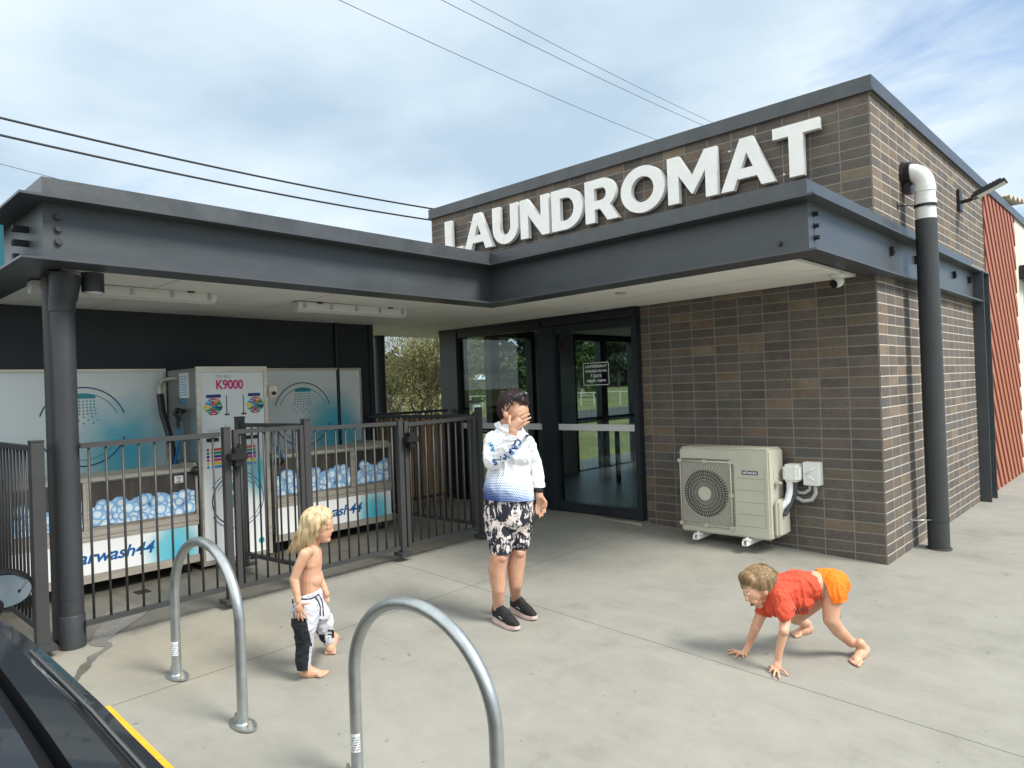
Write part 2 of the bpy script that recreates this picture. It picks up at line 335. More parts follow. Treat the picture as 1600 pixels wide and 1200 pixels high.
ground_grid('pavement', lin(-8.35, -4.6, 4) + lin(-4.6, 14, 30)[1:], lin(1.10, 6.26, 10) + lin(6.26, 22, 8)[1:], g, CONC)
ground_grid('road', [-30, -8.3, 14, 40], [-60, -20, 1.10], lambda x, y: -0.12 if x > -9 else -0.05, ASPH)
ground_grid('street', [-24, -17], [-80, -40, 0, 40, 90], lambda x, y: hgt(x, y) + .03, ASPH)
k = MB(); xk = lin(-8.35, 14, 12)
for a, b in zip(xk[:-1], xk[1:]):
    for (y0, y1) in ((1.098, 1.1),):
        k.add([(a, y0, -.13), (b, y0, -.13), (b, y0, g(b, 1.1)), (a, y0, g(a, 1.1))], [(0, 1, 2, 3)])
tag(k.build('kerb', CONC), kind='structure')
k = MB(); xk = lin(-3.95, 14, 30)
for a, b in zip(xk[:-1], xk[1:]):
    k.add([(a, 1.145, g(a, 1.145) + .004), (b, 1.145, g(b, 1.145) + .004), (b, 1.172, g(b, 1.172) + .004), (a, 1.172, g(a, 1.172) + .004)], [(0, 1, 2, 3)])
tag(k.build('painted_kerb_line', YEL), kind='structure')
# wet trickle running out from under the fence past the column
WET = mat("wet_concrete", (.115, .108, .088), .22, var=.25, vs=9)
st = [(205, 948), (186, 968), (168, 990), (156, 1005), (172, 1010), (150, 1024), (134, 1038), (124, 1052), (112, 1072), (96, 1095)]
wd = [.30, .26, .14, .10, .055, .050, .055, .06, .07, .08]
mb = MB(); pv = [onG(*p) for p in st]; vs_ = []
for i, p in enumerate(pv):
    t = (pv[min(i + 1, len(pv) - 1)] - pv[max(i - 1, 0)]).normalized(); nrm = Vector((-t.y, t.x, 0))
    for sgn in (-1, 1):
        q = p + nrm * sgn * wd[i] * (.5 + .35 * noise.noise(p * 5 + Vector((sgn, 0, 0)))); vs_.append((q.x, q.y, g(q.x, q.y) + .003))
for i in range(len(pv) - 1):
    a = [Vector(vs_[2 * i]), Vector(vs_[2 * i + 1]), Vector(vs_[2 * i + 3]), Vector(vs_[2 * i + 2])]; n = 6
    for j in range(n):
        rr = []
        for u_, w_ in ((j / n, 0), (j / n, 1), ((j + 1) / n, 1), ((j + 1) / n, 0)):
            L0 = a[0].lerp(a[3], u_); R0 = a[1].lerp(a[2], u_); p = L0 if w_ == 0 else R0
            d = (R0 - L0).normalized() * (.022 * noise.noise(p * 14)); p = p + d; rr.append((p.x, p.y, g(p.x, p.y) + .003))
        mb.add(rr, [(0, 1, 2, 3)])
tag(mb.build('wet_patch', WET), kind='structure')

# ================================================================ laundromat building
XR, YF = -1.774, 6.263
lb = thing('laundromat_building', 'dark brown brick laundromat with flat parapet roof and glazed entrance', 'building', loc=(XR, YF, 0))
def wall(name, x0, x1, y0, y1, z0, z1, mf=BX, ms=BY, parent=lb):
    mb = MB(); mb.box(x0, x1, y0, y1, z0, z1)
    mb.m = [0, 0, 0, 1, 0, 1]
    return mb.build(name, [mf, ms], parent, fix=False)
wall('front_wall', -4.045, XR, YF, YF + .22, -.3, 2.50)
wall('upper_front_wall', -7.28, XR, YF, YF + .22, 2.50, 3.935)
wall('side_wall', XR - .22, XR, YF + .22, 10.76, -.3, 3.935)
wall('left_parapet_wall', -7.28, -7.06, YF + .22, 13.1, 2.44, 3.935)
INT = mat("interior_plaster", (.42, .43, .42), .8, var=.04)
mb = MB(); mb.box(-7.28, XR - .22, 11.0, 11.2, 0, 3.9); mb.build('back_wall', INT, lb)
mb = MB(); mb.box(XR - .26, XR - .222, YF + .22, 11, .1, 2.45); mb.box(-4.04, XR - .26, YF + .222, YF + .24, .1, 2.45); mb.build('inner_lining', INT, lb)
mb = MB(); mb.box(-7.05, XR - .23, YF + .23, 13.1, 3.6, 3.7); mb.build('roof_deck', FLASH, lb)
mb = MB(); mb.box(-7.05, XR - .27, YF + .02, 10.99, 2.44, 2.5); mb.build('ceiling', SOFFIT, lb)
TILE = mat("interior_floor_tile", (.20, .20, .20), .35, var=.08, vs=3)
mb = MB(); mb.box(-7.2, XR - .27, YF + .03, 10.99, .10, .205); mb.build('floor', TILE, lb)
# parapet coping: folded metal with drip edge
def coping(parent):
    mb = MB()
    z0, z1 = 3.925, 4.045
    P = [(-7.30, YF - .022), (XR + .022, YF - .022), (XR + .022, 22.0)]
    Q = [(-7.30, YF + .26), (XR - .26, YF + .26), (XR - .26, 22.0)]
    poly = P + Q[::-1]; fr = (Vector((0, 0, 0)), Vector((1, 0, 0)), Vector((0, 1, 0)), Vector((0, 0, 1)))
    mb.prism(poly, fr, z0, z1)
    P2 = [(-7.315, YF - .036), (XR + .036, YF - .036), (XR + .036, 22.0)]; Q2 = [(-7.315, YF - .0225), (XR + .0225, YF - .0225), (XR + .0225, 22.0)]
    mb.prism(P2 + Q2[::-1], fr, z0 - .012, z0 + .012)
    mb.box(-7.315, -7.30, YF - .02, YF + .26, z0, z1)
    return mb.build('coping', FLASH, parent)
coping(lb)
mb = MB(); mb.box(-7.30, -7.04, YF + .262, 13.1, 3.925, 4.045); mb.build('coping', FLASH, lb)
# glazing
def glassmat(name, tint, rough=.0):
    m = bpy.data.materials.new(name); m.use_nodes = True; t = m.node_tree; t.nodes.clear()
    o = N('ShaderNodeOutputMaterial', t); mx = N('ShaderNodeMixShader', t); tr = N('ShaderNodeBsdfTransparent', t); gl = N('ShaderNodeBsdfGlossy', t); lw = N('ShaderNodeLayerWeight', t)
    pw = N('ShaderNodeMath', t, operation='POWER'); pw.inputs[1].default_value = 4.5; ma = N('ShaderNodeMath', t, operation='MULTIPLY_ADD'); ma.inputs[1].default_value = .9; ma.inputs[2].default_value = .035
    tr.inputs[0].default_value = (*tint, 1); gl.inputs['Roughness'].default_value = rough; lw.inputs['Blend'].default_value = .5
    t.links.new(lw.outputs['Facing'], pw.inputs[0]); t.links.new(pw.outputs[0], ma.inputs[0]); t.links.new(ma.outputs[0], mx.inputs[0]); t.links.new(tr.outputs[0], mx.inputs[1]); t.links.new(gl.outputs[0], mx.inputs[2]); t.links.new(mx.outputs[0], o.inputs[0]); return m
GLASS = glassmat("tinted_door_glass", (.80, .86, .86)); GLASS2 = glassmat("rear_window_glass", (.85, .90, .90))
STRIP = mat("frosted_safety_film", (.62, .63, .62), .6)
zf, zh = .19, 2.40
fw = thing('entrance_window', 'fixed dark framed window beside the sliding door', 'window', loc=(-6.1, 6.26, .19)); fw.parent = None
mb = MB(); mb.box(-7.14, -6.81, 6.20, 6.40, zf, zh + .02); mb.box(-5.39, -5.30, 6.20, 6.34, zf, 2.29)
mb.box(-6.81, -5.39, 6.215, 6.32, 2.27, 2.36); mb.box(-6.81, -5.39, 6.215, 6.32, zf, zf + .07)
mb.box(-7.14, -4.045, 6.19, 6.36, 2.361, 2.43)
mb.build('window_frame', ALU, fw, bevel=.003)
mb = MB(); mb.box(-6.81, -5.39, 6.262, 6.270, zf + .07, 2.27); mb.build('glass_pane', GLASS, fw)
mb = MB(); mb.box(-6.81, -5.39, 6.256, 6.2595, 1.105, 1.175); mb.build('safety_strip', STRIP, fw)
dr = thing('sliding_door', 'dark framed glass sliding door of the laundromat with white safety band', 'door', loc=(-4.6, 6.25, .19))
mb = MB(); mb.box(-5.30, -5.16, 6.18, 6.30, zf, 2.29); mb.box(-4.11, -4.045, 6.18, 6.30, zf, 2.29)
mb.box(-5.16, -4.11, 6.19, 6.28, 2.20, 2.29); mb.box(-5.16, -4.11, 6.19, 6.28, zf + .01, zf + .11)
mb.box(-5.30, -4.045, 6.14, 6.30, 2.292, 2.36)
mb.build('door_frame', ALU, dr, bevel=.003)
mb = MB(); mb.box(-5.16, -4.11, 6.235, 6.243, zf + .11, 2.20); mb.build('glass_pane', GLASS, dr)
mb = MB(); mb.box(-5.16, -4.11, 6.229, 6.2325, 1.105, 1.175); mb.build('safety_strip', STRIP, dr)
mb = MB(); mb.box(-5.35, -4.02, 6.10, 6.34, .13, .187); mb.build('threshold', STAIN, dr)
# white lettering stuck on the door glass
DECW = mat("white_vinyl_lettering", (.8, .8, .8), .6)
sg = MB(); fr = FR((-4.785, 6.232, 1.60), (1, 0, 0)); w_, h_, t_ = .345, .245, .006
def rring(mb, fr, x0, y0, x1, y1, r, t, d, m=0, n=5):
    def path(ins):
        P = []
        for cx, cy, a0 in ((x1 - r, y1 - r, 0), (x0 + r, y1 - r, 90), (x0 + r, y0 + r, 180), (x1 - r, y0 + r, 270)):
            for i in range(n + 1):
                a = math.radians(a0 + 90 * i / n); P.append((cx + (r - ins) * math.cos(a), cy + (r - ins) * math.sin(a)))
        return P
    A, B = path(0), path(t); K = len(A); o, rt, up, nn = fr
    v = [o + rt * a + up * b + nn * d for a, b in A] + [o + rt * a + up * b + nn * d for a, b in B]
    mb.add(v, [(i, (i + 1) % K, (i + 1) % K + K, i + K) for i in range(K)], m)
rring(sg, fr, 0, 0, w_, h_, .02, t_, .0015)
for s_, y_, z_ in (("LAUNDROMAT", .192, .042), ("OPENING HOURS", .142, .036), ("7 DAYS", .085, .047), ("7:00AM - 9:00PM", .036, .036)):
    text(sg, s_, (fr[0] + fr[1] * (w_ / 2) + fr[2] * y_, fr[1], fr[2], fr[3]), z_, bold=.0006, align='CENTER', d1=.0015, sx=1.0)
tag(sg.build('opening_hours_sign', DECW, fix=False), 'white outlined opening hours lettering on the door glass', 'sign')
mb = MB(); mb.box(-5.135, -5.06, 6.244, 6.25, 2.02, 2.13); tag(mb.build('exit_button_notice', mat("maroon_notice", (.12, .02, .02), .6)), 'small dark red notice behind top left of the sliding door glass', 'notice')
# rear glazed wall of the shop (seen through the entrance)
rw = thing('rear_glazing', 'dark framed windows on the far wall of the shop seen through the entrance', 'window', loc=(-7.2, 9, .19))
mb = MB()
for a, b in ((6.42, 6.60), (7.15, 7.33), (8.03, 8.12), (9.02, 9.12), (9.79, 9.96), (10.75, 11.0)): mb.box(-7.26, -7.14, a, b, .15, 2.44)
for a, b in ((6.60, 7.15), (7.33, 8.03), (9.12, 9.79), (9.96, 10.75)):
    mb.box(-7.25, -7.15, a, b, 2.34, 2.44); mb.box(-7.25, -7.15, a, b, .15, .22); mb.box(-7.24, -7.16, a, b, 1.02, 1.07)
mb.build('window_frame', ALU, rw)
mb = MB(); mb.box(-7.24, -7.10, 8.12, 9.02, .15, 2.44); mb.build('infill_wall', INT, rw)
for a, b in ((6.60, 7.15), (7.33, 8.03), (9.12, 9.79), (9.96, 10.75)):
    for z0_, z1_ in ((.22, 1.02), (1.07, 2.34)):
        mb = MB(); mb.box(-7.205, -7.20, a, b, z0_, z1_); mb.build('glass_pane', GLASS2, rw)
# simple shop contents that show faintly behind the glass
APP = mat("appliance_enamel", (.10, .10, .11), .35); APPW = mat("appliance_pale", (.30, .31, .32), .4)
def washer(x, y, z, label):
    t = thing('washing_machine', label, 'washing machine', 'machines inside the laundromat', (x, y, z))
    mb = MB(); mb.box(x - .33, x + .33, y - .34, y + .34, z, z + 1.05); mb.build('casing', APP, t, bevel=.012)
    mb = MB(); mb.cyl((x, y - .345, z + .5), (x, y - .375, z + .5), .22, 24); mb.build('door_ring', APPW, t)
    mb = MB(); mb.cyl((x, y - .376, z + .5), (x, y - .381, z + .5), .17, 24); mb.build('door_window', BLK, t)
    mb = MB(); mb.box(x - .28, x + .28, y - .346, y - .352, z + .86, z + 1.0); mb.build('control_panel', APPW, t)
for i, x in enumerate((-2.6, -3.35, -4.1)): washer(x, 10.6, .206, ['dark washing machine nearest the brick side wall behind the door glass', 'dark washing machine second from the brick side wall behind the door glass', 'dark washing machine third from the brick side wall behind the door glass'][i])
t = thing('folding_table', 'dark folding table standing inside behind the sliding door', 'table', loc=(-5.3, 8.6, .206))
mb = MB(); mb.box(-5.9, -4.75, 8.3, 9.0, .98, 1.02); mb.build('tabletop', APPW, t, bevel=.006)
for a, b in ((-5.85, 8.35), (-4.8, 8.35), (-5.85, 8.95), (-4.8, 8.95)):
    mb = MB(); mb.box(a - .025, a + .025, b - .025, b + .025, .206, .979); mb.build('leg', BLK, t)
t = thing('laundry_bin', 'black wheeled laundry bin inside behind the door glass', 'bin', loc=(-3.6, 8.4, .206))
mb = MB(); mb.tube([(-3.6, 8.4, .30), (-3.6, 8.4, .36), (-3.6, 8.4, .85), (-3.6, 8.4, .90)], [.20, .24, .30, .31], 20); mb.build('tub', BLK, t)
for a in (0, 1, 2, 3):
    q = a * math.pi / 2 + .6; mb = MB(); mb.ell((-3.6 + .17 * math.cos(q), 8.4 + .17 * math.sin(q), .245), (.035, .035, .038), nu=8, nv=6); mb.build('castor', BLK, t)

# ================================================================ LAUNDROMAT letters
LH = .455; LD0, LD1 = .030, .085
def clean(P): return P
def letter(ch):
    t = .30  # stroke/height
    if ch == 'L': return [[(0, 0), (.72, 0), (.72, .21), (.27, .21), (.27, 1), (0, 1)]]
    if ch == 'T': return [[(.30, 0), (.57, 0), (.57, .79), (.87, .79), (.87, 1), (0, 1), (0, .79), (.30, .79)]]
    if ch == 'N': return [[(0, 0), (.26, 0), (.26, .58), (.71, 0), (.94, 0), (.94, 1), (.68, 1), (.68, .44), (.25, 1), (0, 1)]]
    if ch == 'M': return [[(0, 0), (.26, 0), (.26, .58), (.55, .14), (.58, .14), (.87, .58), (.87, 0), (1.13, 0), (1.13, 1), (.86, 1), (.565, .51), (.27, 1), (0, 1)]]
    if ch == 'A':
        return [[(0, 0), (.27, 0), (.35, .20), (.755, .20), (.835, 0), (1.11, 0), (.685, 1), (.425, 1)], [(.43, .40), (.675, .40), (.5525, .70)]]
    def arc(cx, cy, rx, ry, a0, a1, n): return [(cx + rx * math.cos(math.radians(a0 + (a1 - a0) * i / n)), cy + ry * math.sin(math.radians(a0 + (a1 - a0) * i / n))) for i in range(n + 1)]
    if ch == 'U':
        o = [(0, 1), (0, .44)] + arc(.455, .44, .455, .455, 180, 360, 24)[1:] + [(.91, 1), (.64, 1), (.64, .44)] + arc(.455, .44, .185, .215, 0, -180, 16)[1:] + [(.27, 1)]
        return [o]
    if ch == 'D': return [[(0, 0), (.42, 0)] + arc(.42, .5, .53, .5, -90, 90, 28)[1:] + [(0, 1)], [(.27, .22), (.42, .22)] + arc(.42, .5, .26, .28, -90, 90, 20)[1:] + [(.27, .78)]]
    if ch == 'O': return [arc(.56, .5, .56, .52, 0, 352.8, 49), arc(.56, .5, .285, .285, 0, 352.8, 49)]
    if ch == 'R': return [[(0, 0), (.27, 0), (.27, .30), (.42, .30), (.62, 0), (.93, 0), (.70, .345)] + arc(.50, .655, .36, .345, -56, 90, 22) + [(0, 1)], [(.27, .50), (.46, .50)] + arc(.46, .645, .14, .145, -90, 90, 12)[1:] + [(.27, .79)]]
adv = {'L': .76, 'A': 1.10, 'U': .99, 'N': 1.03, 'D': 1.02, 'R': 1.00, 'O': 1.19, 'M': 1.23, 'T': .87}
word = "LAUNDROMAT"; kern = {('L', 'A'): .0, ('A', 'T'): -.02, ('A', 'U'): .02, ('M', 'A'): -.03}
tot = sum(adv[c] for c in word) + sum(kern.values()); X0, X1 = -6.925, -2.15; sc = (X1 - X0) / tot
sign = thing('laundromat_sign', 'large white raised capital letters spelling the shop name on the brick parapet', 'sign', loc=(-4.5, YF, 3.34))
def poly_fill(loops):
    bm = bmesh.new(); es = []
    for P in loops:
        vs = [bm.verts.new((a, b, 0)) for a, b in P]
        for i in range(len(vs)): es.append(bm.edges.new((vs[i], vs[(i + 1) % len(vs)])))
    bmesh.ops.triangle_fill(bm, edges=es, use_beauty=True)
    bm.verts.index_update(); V = [(v.co.x, v.co.y) for v in bm.verts]; Fc = [tuple(v.index for v in f.verts) for f in bm.faces]; bm.free(); return V, Fc
x = X0; hs = LH / 1.0; ws = sc
for i, c in enumerate(word):
    loops = letter(c); V, Fc = poly_fill(loops); o, rt, up, nn = FR((x, YF, 3.342), (1, 0, 0))
    P3 = lambda a, b, d: o + rt * (a * ws) + up * (b * hs) + nn * d
    mb = MB(); mb.add([P3(a, b, LD1) for a, b in V], Fc); mb.add([P3(a, b, LD0) for a, b in V], [tuple(reversed(f)) for f in Fc])
    for P in loops:
        n = len(P); v = [P3(a, b, LD0) for a, b in P] + [P3(a, b, LD1) for a, b in P]; mb.add(v, [(j, (j + 1) % n, (j + 1) % n + n, j + n) for j in range(n)])
    for q in ((.15, .85), (.15, .12)):   # stand-off studs
        mb.cyl(P3(*q, 0), P3(*q, LD0 + .001), .008, 6)
    mb.build('letter', WHITE, sign)
    x += (adv[c] + (kern.get((c, word[i + 1]), 0) if i + 1 < len(word) else 0)) * sc

# ================================================================ canopy
def zsh(x, y): return -.03 * max(0, min(1, (-1.7 - x) / 2.9)) * max(0, min(1, (y - 1) / 3.66))
WEB = [(-1.766, 10.30), (-1.766, 4.80), (-4.745, 4.80), (-4.745, 1.14), (-9.5, 1.14)]
def off(d): return [(-1.766 + d * .7, 9.95), (-1.766 + d * .7, 4.80 - d), (-4.745 + d, 4.80 - d), (-4.745 + d, 1.14 - d), (-9.5, 1.14 - d)]
ZF = (Vector((0, 0, 0)), Vector((1, 0, 0)), Vector((0, 1, 0)), Vector((0, 0, 1)))
def band(mb, d0, d1, z0, z1, m=0):
    A, B = off(d0), off(d1); n = len(A)
    for i in range(n - 1):
        q = [A[i], A[i + 1], B[i + 1], B[i]]
        v = [(a, b, z0 + zsh(a, b)) for a, b in q] + [(a, b, z1 + zsh(a, b)) for a, b in q]
        f = [(0, 1, 2, 3), (7, 6, 5, 4), (0, 4, 5, 1), (2, 6, 7, 3)]
        if i == 0: f.append((3, 7, 4, 0))
        if i == n - 2: f.append((1, 5, 6, 2))
        mb.add(v, f, m)
can = thing('canopy', 'charcoal steel channel framed awning with pale soffit wrapping the laundromat', 'canopy', loc=(-4.745, 4.8, 2.42))
mb = MB(); band(mb, -.13, .14, 2.42, 2.434); band(mb, -.13, .14, 2.776, 2.79); band(mb, -.012, 0, 2.434, 2.776)
mb.build('steel_beam', STEEL, can)
mb = MB(); band(mb, -.16, -.002, 2.7905, 2.925); mb.build('roof_flashing', FLASH, can)
sp_ = [(-1.93, 4.93), (-1.93, 6.255), (-7.285, 6.255), (-7.285, 8.0), (-8.13, 8.0), (-8.13, 1.27), (-4.875, 1.27), (-4.875, 4.93)]
def plan(mb, poly, z0, z1):
    V, Fc = poly_fill([poly]); n = len(poly)
    # subdivide so the slight fall reads evenly
    bm = bmesh.new(); vs = [bm.verts.new((a, b, 0)) for a, b in V]; [bm.faces.new([vs[i] for i in f]) for f in Fc]
    bmesh.ops.subdivide_edges(bm, edges=bm.edges[:], cuts=5, use_grid_fill=True); bm.verts.index_update()
    P = [(v.co.x, v.co.y) for v in bm.verts]; G = [tuple(v.index for v in f.verts) for f in bm.faces]; bd = [tuple(v.index for v in e.verts) for e in bm.edges if len(e.link_faces) == 1]; bm.free()
    m_ = len(P); mb.add([(a, b, z0 + zsh(a, b)) for a, b in P] + [(a, b, z1 + zsh(a, b)) for a, b in P], G + [tuple(i + m_ for i in f) for f in G] + [(a, b, b + m_, a + m_) for a, b in bd])
mb = MB(); plan(mb, sp_, 2.4235, 2.445); mb.build('soffit', SOFFIT, can)
rf = [(-1.97, 4.97), (-1.97, 6.25), (-7.29, 6.25), (-7.29, 8.0), (-8.25, 8.0), (-8.25, 1.31), (-4.91, 1.31), (-4.91, 4.97)]
mb = MB(); plan(mb, rf, 2.80, 2.86); mb.build('roof_sheet', FLASH, can)
# soffit board joints as thin dark cover beads
mb = MB(); JN = mat("soffit_joint", (.17, .165, .15), .8)
def seam(a, b):
    n = 8; w = .0025; d = Vector((b[0] - a[0], b[1] - a[1])).normalized(); nn = Vector((-d.y, d.x)) * w
    for i in range(n):
        p = Vector(a).lerp(Vector(b), i / n); q = Vector(a).lerp(Vector(b), (i + 1) / n)
        mb.add([(p.x - nn.x, p.y - nn.y, 2.4222 + zsh(*p)), (q.x - nn.x, q.y - nn.y, 2.4222 + zsh(*q)), (q.x + nn.x, q.y + nn.y, 2.4222 + zsh(*q)), (p.x + nn.x, p.y + nn.y, 2.4222 + zsh(*p))], [(0, 1, 2, 3)])
seam((-4.88, 1.96), (-6.82, 1.96)); seam((-4.88, 3.16), (-6.82, 3.16)); seam((-4.88, 4.36), (-6.82, 4.36)); seam((-4.71, 4.93), (-4.71, 6.2)); seam((-1.95, 5.15), (-3.3, 5.45)) if 0 else seam((-1.95, 5.55), (-8.1, 5.55)); seam((-5.9, 1.3), (-5.9, 5.5))
mb.build('soffit_joint', JN, can, fix=False)
# bolts and brackets
def bolt(mb, p, nrm, r=.017, h=.018):
    p = Vector(p); nrm = Vector(nrm); mb.cyl(p, p + nrm * .004, r * 1.5, 14); mb.cyl(p + nrm * .004, p + nrm * (h + .004), r, 6)
for y_, z_ in ((1.215, 2.695), (1.215, 2.625), (1.215, 2.55)):
    mb = MB(); bolt(mb, (-4.745, y_, z_), (1, 0, 0)); mb.build('bolt', STEEL2, can)
for z_ in (2.70, 2.62, 2.54):
    mb = MB(); bolt(mb, (-1.766, 4.905, z_), (1, 0, 0), .015, .03); mb.build('bolt', BLK, can)
for y_, z_ in ((6.65, 2.64), (7.43, 2.65), (8.96, 2.65), (9.72, 2.66)):
    mb = MB(); bolt(mb, (-1.766, y_, z_), (1, 0, 0), .017, .03); mb.box(-1.7655, -1.735, y_ - .03, y_ - .024, z_ - .035, z_ + .045); mb.build('bolt', BLK, can)
mb = MB(); bolt(mb, (-1.96, 4.80, 2.52), (0, -1, 0), .014, .02); mb.build('bolt', STEEL2, can)
# portal post on the side wall
mb = MB(); mb.box(-1.773, -1.760, 9.97, 10.30, -.2, 2.79); mb.box(-1.773, -1.66, 9.95, 9.968, -.2, 2.79); mb.box(-1.773, -1.66, 10.302, 10.32, -.2, 2.79)
mb.box(-1.773, -1.66, 9.969, 10.301, 2.776, 2.792); mb.build('portal_post', STEEL, can)
# round columns
def gy(x, y): return g(x, y)
def column(x, y, r, name, label, z1, group):
    t = thing(name, label, 'column', group, (x, y, g(x, y)))
    mb = MB(); mb.cyl((x, y, g(x, y) - .02), (x, y, z1), r, 32); mb.build('shaft', PVCD, t)
    return t
c = column(-4.975, 1.285, .066, 'downpipe', 'thick grey round downpipe at the canopy corner beside the fence', 2.395, None)
for P_, R_ in (([(-4.975, 1.285, 2.17), (-4.975, 1.285, 2.23), (-4.965, 1.29, 2.25), (-4.955, 1.305, 2.40)], [.072, .072, .076, .088]), ([(-4.975, 1.285, .12), (-4.975, 1.285, .31), (-4.975, 1.285, .318)], [.071, .071, .067]), ([(-4.975, 1.285, .42), (-4.975, 1.285, .432)], [.068, .068])):
    mb = MB(); mb.tube(P_, R_, 28); mb.build('pipe_socket', PVCD, c)
tag(c, cat='pipe')
c = thing('steel_post', 'slim dark steel post directly behind the thick downpipe', 'post', loc=(-5.20, 1.285, .13))
mb = MB(); mb.cyl((-5.20, 1.285, .10), (-5.20, 1.285, 2.42), .052, 24); mb.build('shaft', STEEL2, c)
mb = MB(); mb.box(-5.29, -5.09, 1.19, 1.38, .10, .15); mb.build('base_plate', STEEL2, c, bevel=.004)
c = thing('steel_post', 'slim dark steel post at the far rear edge of the canopy', 'post', loc=(-8.07, 5.91, .13))
mb = MB(); mb.cyl((-8.07, 5.91, .10), (-8.07, 5.91, 2.41), .078, 24); mb.build('shaft', DARK, c)

# dark back wall of the dog-wash bay
t = thing('bay_wall', 'dark navy wall behind the dog wash units', 'wall', loc=(-6.85, 3, .1))
mb = MB(); mb.box(-7.05, -6.82, -1.5, 4.835, -.2, 2.43); mb.build('panel', DARK, t)
mb = MB(); mb.cyl((-6.795, 4.40, .1), (-6.795, 4.40, 2.40), .022, 12); mb.build('conduit', DARK, t)
mb = MB(); mb.box(-7.06, -6.80, 4.836, 4.90, -.2, 2.43); mb.build('end_post', DARK, t)
# ================================================================ things on and beside the building
# --- large rainwater pipe on the side wall
px_, py_ = -1.60, 7.14
t = thing('stormwater_pipe', 'tall dark downpipe with white plastic elbow on top beside the side brick wall', 'pipe', loc=(px_, py_, g(px_, py_)))
mb = MB(); mb.cyl((px_, py_, 0.0), (px_, py_, 2.965), .0865, 36); mb.build('painted_shaft', PVCD, t)
mb = MB(); el = [(px_, py_, 2.95), (px_, py_, 3.12)] + [(px_ - .13 + .13 * math.cos(a), py_, 3.27 + .13 * math.sin(a)) for a in [math.radians(q) for q in range(0, 91, 10)]] + [(px_ - .135, py_, 3.40)]
mb.tube(el, .083, 32); mb.build('plastic_elbow', PVC, t)
for z_, r_ in ((3.13, .089), (3.245, .088)):
    mb = MB(); mb.tube([(px_, py_, z_ - .035), (px_, py_, z_ + .012)], [r_, r_], 32); mb.build('socket', PVC, t)
mb = MB(); mb.tube([(XR + .002, py_, 3.40), (XR + .03, py_, 3.40), (XR + .031, py_, 3.40), (XR + .075, py_, 3.40)], [.115, .112, .100, .104], 28); mb.build('wall_flange', BLK, t)
mb = MB(); mb.box(XR + .012, XR + .07, py_ - .05, py_ + .05, 3.22, 3.33); mb.build('overflow_lip', BLK, t)
for z_, m_, sg_ in ((3.085, BLK, 1), (.305, PVCD, 1)):
    mb = MB(); mb.tube([(px_, py_, z_ - .012), (px_, py_, z_ + .012)], [.0925, .0925], 32); mb.build('strap', m_, t)
    mb = MB(); mb.tube([(px_ - .03, py_ - .085, z_), (XR + .004, py_ - .20, z_)], .006, 8); mb.box(XR + .0005, XR + .006, py_ - .22, py_ - .18, z_ - .03, z_ + .03); mb.build('bracket_arm', BLK if m_ is BLK else GALV, t)
mb = MB(); mb.tube([(px_, py_, g(px_, py_) + .003), (px_, py_, g(px_, py_) + .012)], [.105, .1], 28); mb.build('sealant_ring', mat("dark_sealant", (.05, .045, .04), .8), t)
# --- flood light
t = thing('flood_light', 'black angled flood lamp on a short arm high on the side brick wall', 'lamp', loc=(XR, 9.38, 3.5))
mb = MB(); mb.box(XR + .001, XR + .03, 9.30, 9.46, 3.42, 3.66); mb.build('wall_plate', BLK, t, bevel=.006)
mb = MB(); mb.tube([(XR + .03, 9.38, 3.52), (XR + .12, 9.38, 3.53), (XR + .16, 9.38, 3.56)], .022, 12); mb.build('arm', BLK, t)
M_ = Matrix.Translation((XR + .30, 9.38, 3.61)) @ Matrix.Rotation(math.radians(-22), 4, 'Y') @ Matrix.Scale(.78, 4)
mb = MB(); mb.cbox((0, 0, 0), (.44, .22, .045), M=M_); mb.cbox((0, 0, .035), (.36, .17, .03), M=M_)
for i in range(7): mb.cbox((-.14 + i * .045, 0, .058), (.008, .15, .02), M=M_)
mb.build('housing', BLK, t, bevel=.006)
mb = MB(); mb.cbox((.02, 0, -.026), (.36, .18, .006), M=M_); mb.build('lens', mat("lamp_lens", (.62, .64, .64), .25), t)
# --- terracotta cladding with diagonal battens
t = thing('batten_cladding', 'terracotta coloured metal cladding with diagonal battens beside the brick side wall', 'cladding', loc=(XR, 12, 0))
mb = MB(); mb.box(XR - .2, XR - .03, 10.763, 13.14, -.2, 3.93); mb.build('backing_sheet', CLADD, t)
def clip(poly, a, b, c):
    out = []
    for i in range(len(poly)):
        p, q = poly[i], poly[(i + 1) % len(poly)]; fp, fq = a * p[0] + b * p[1] - c, a * q[0] + b * q[1] - c
        if fp <= 0: out.append(p)
        if fp * fq < 0: s_ = fp / (fp - fq); out.append((p[0] + (q[0] - p[0]) * s_, p[1] + (q[1] - p[1]) * s_))
    return out
mb = MB(); sl_ = .80; fr = FR((XR - .03, 0, 0), (0, 1, 0))
for i in range(-16, 12):
    y0 = 10.8 + i * .285; z0, z1 = -.1, 3.92
    P = [(y0 + 3.2, z0), (y0 + 3.2 + .15, z0), (y0 + 3.2 + .15 - sl_ * (z1 - z0), z1), (y0 + 3.2 - sl_ * (z1 - z0), z1)]
    P = clip(P, -1, 0, -10.765); P = clip(P, 1, 0, 13.135) if len(P) > 2 else []
    if len(P) > 2: mb.prism(P, fr, .0005, .045)
mb.build('batten', CLAD, t)
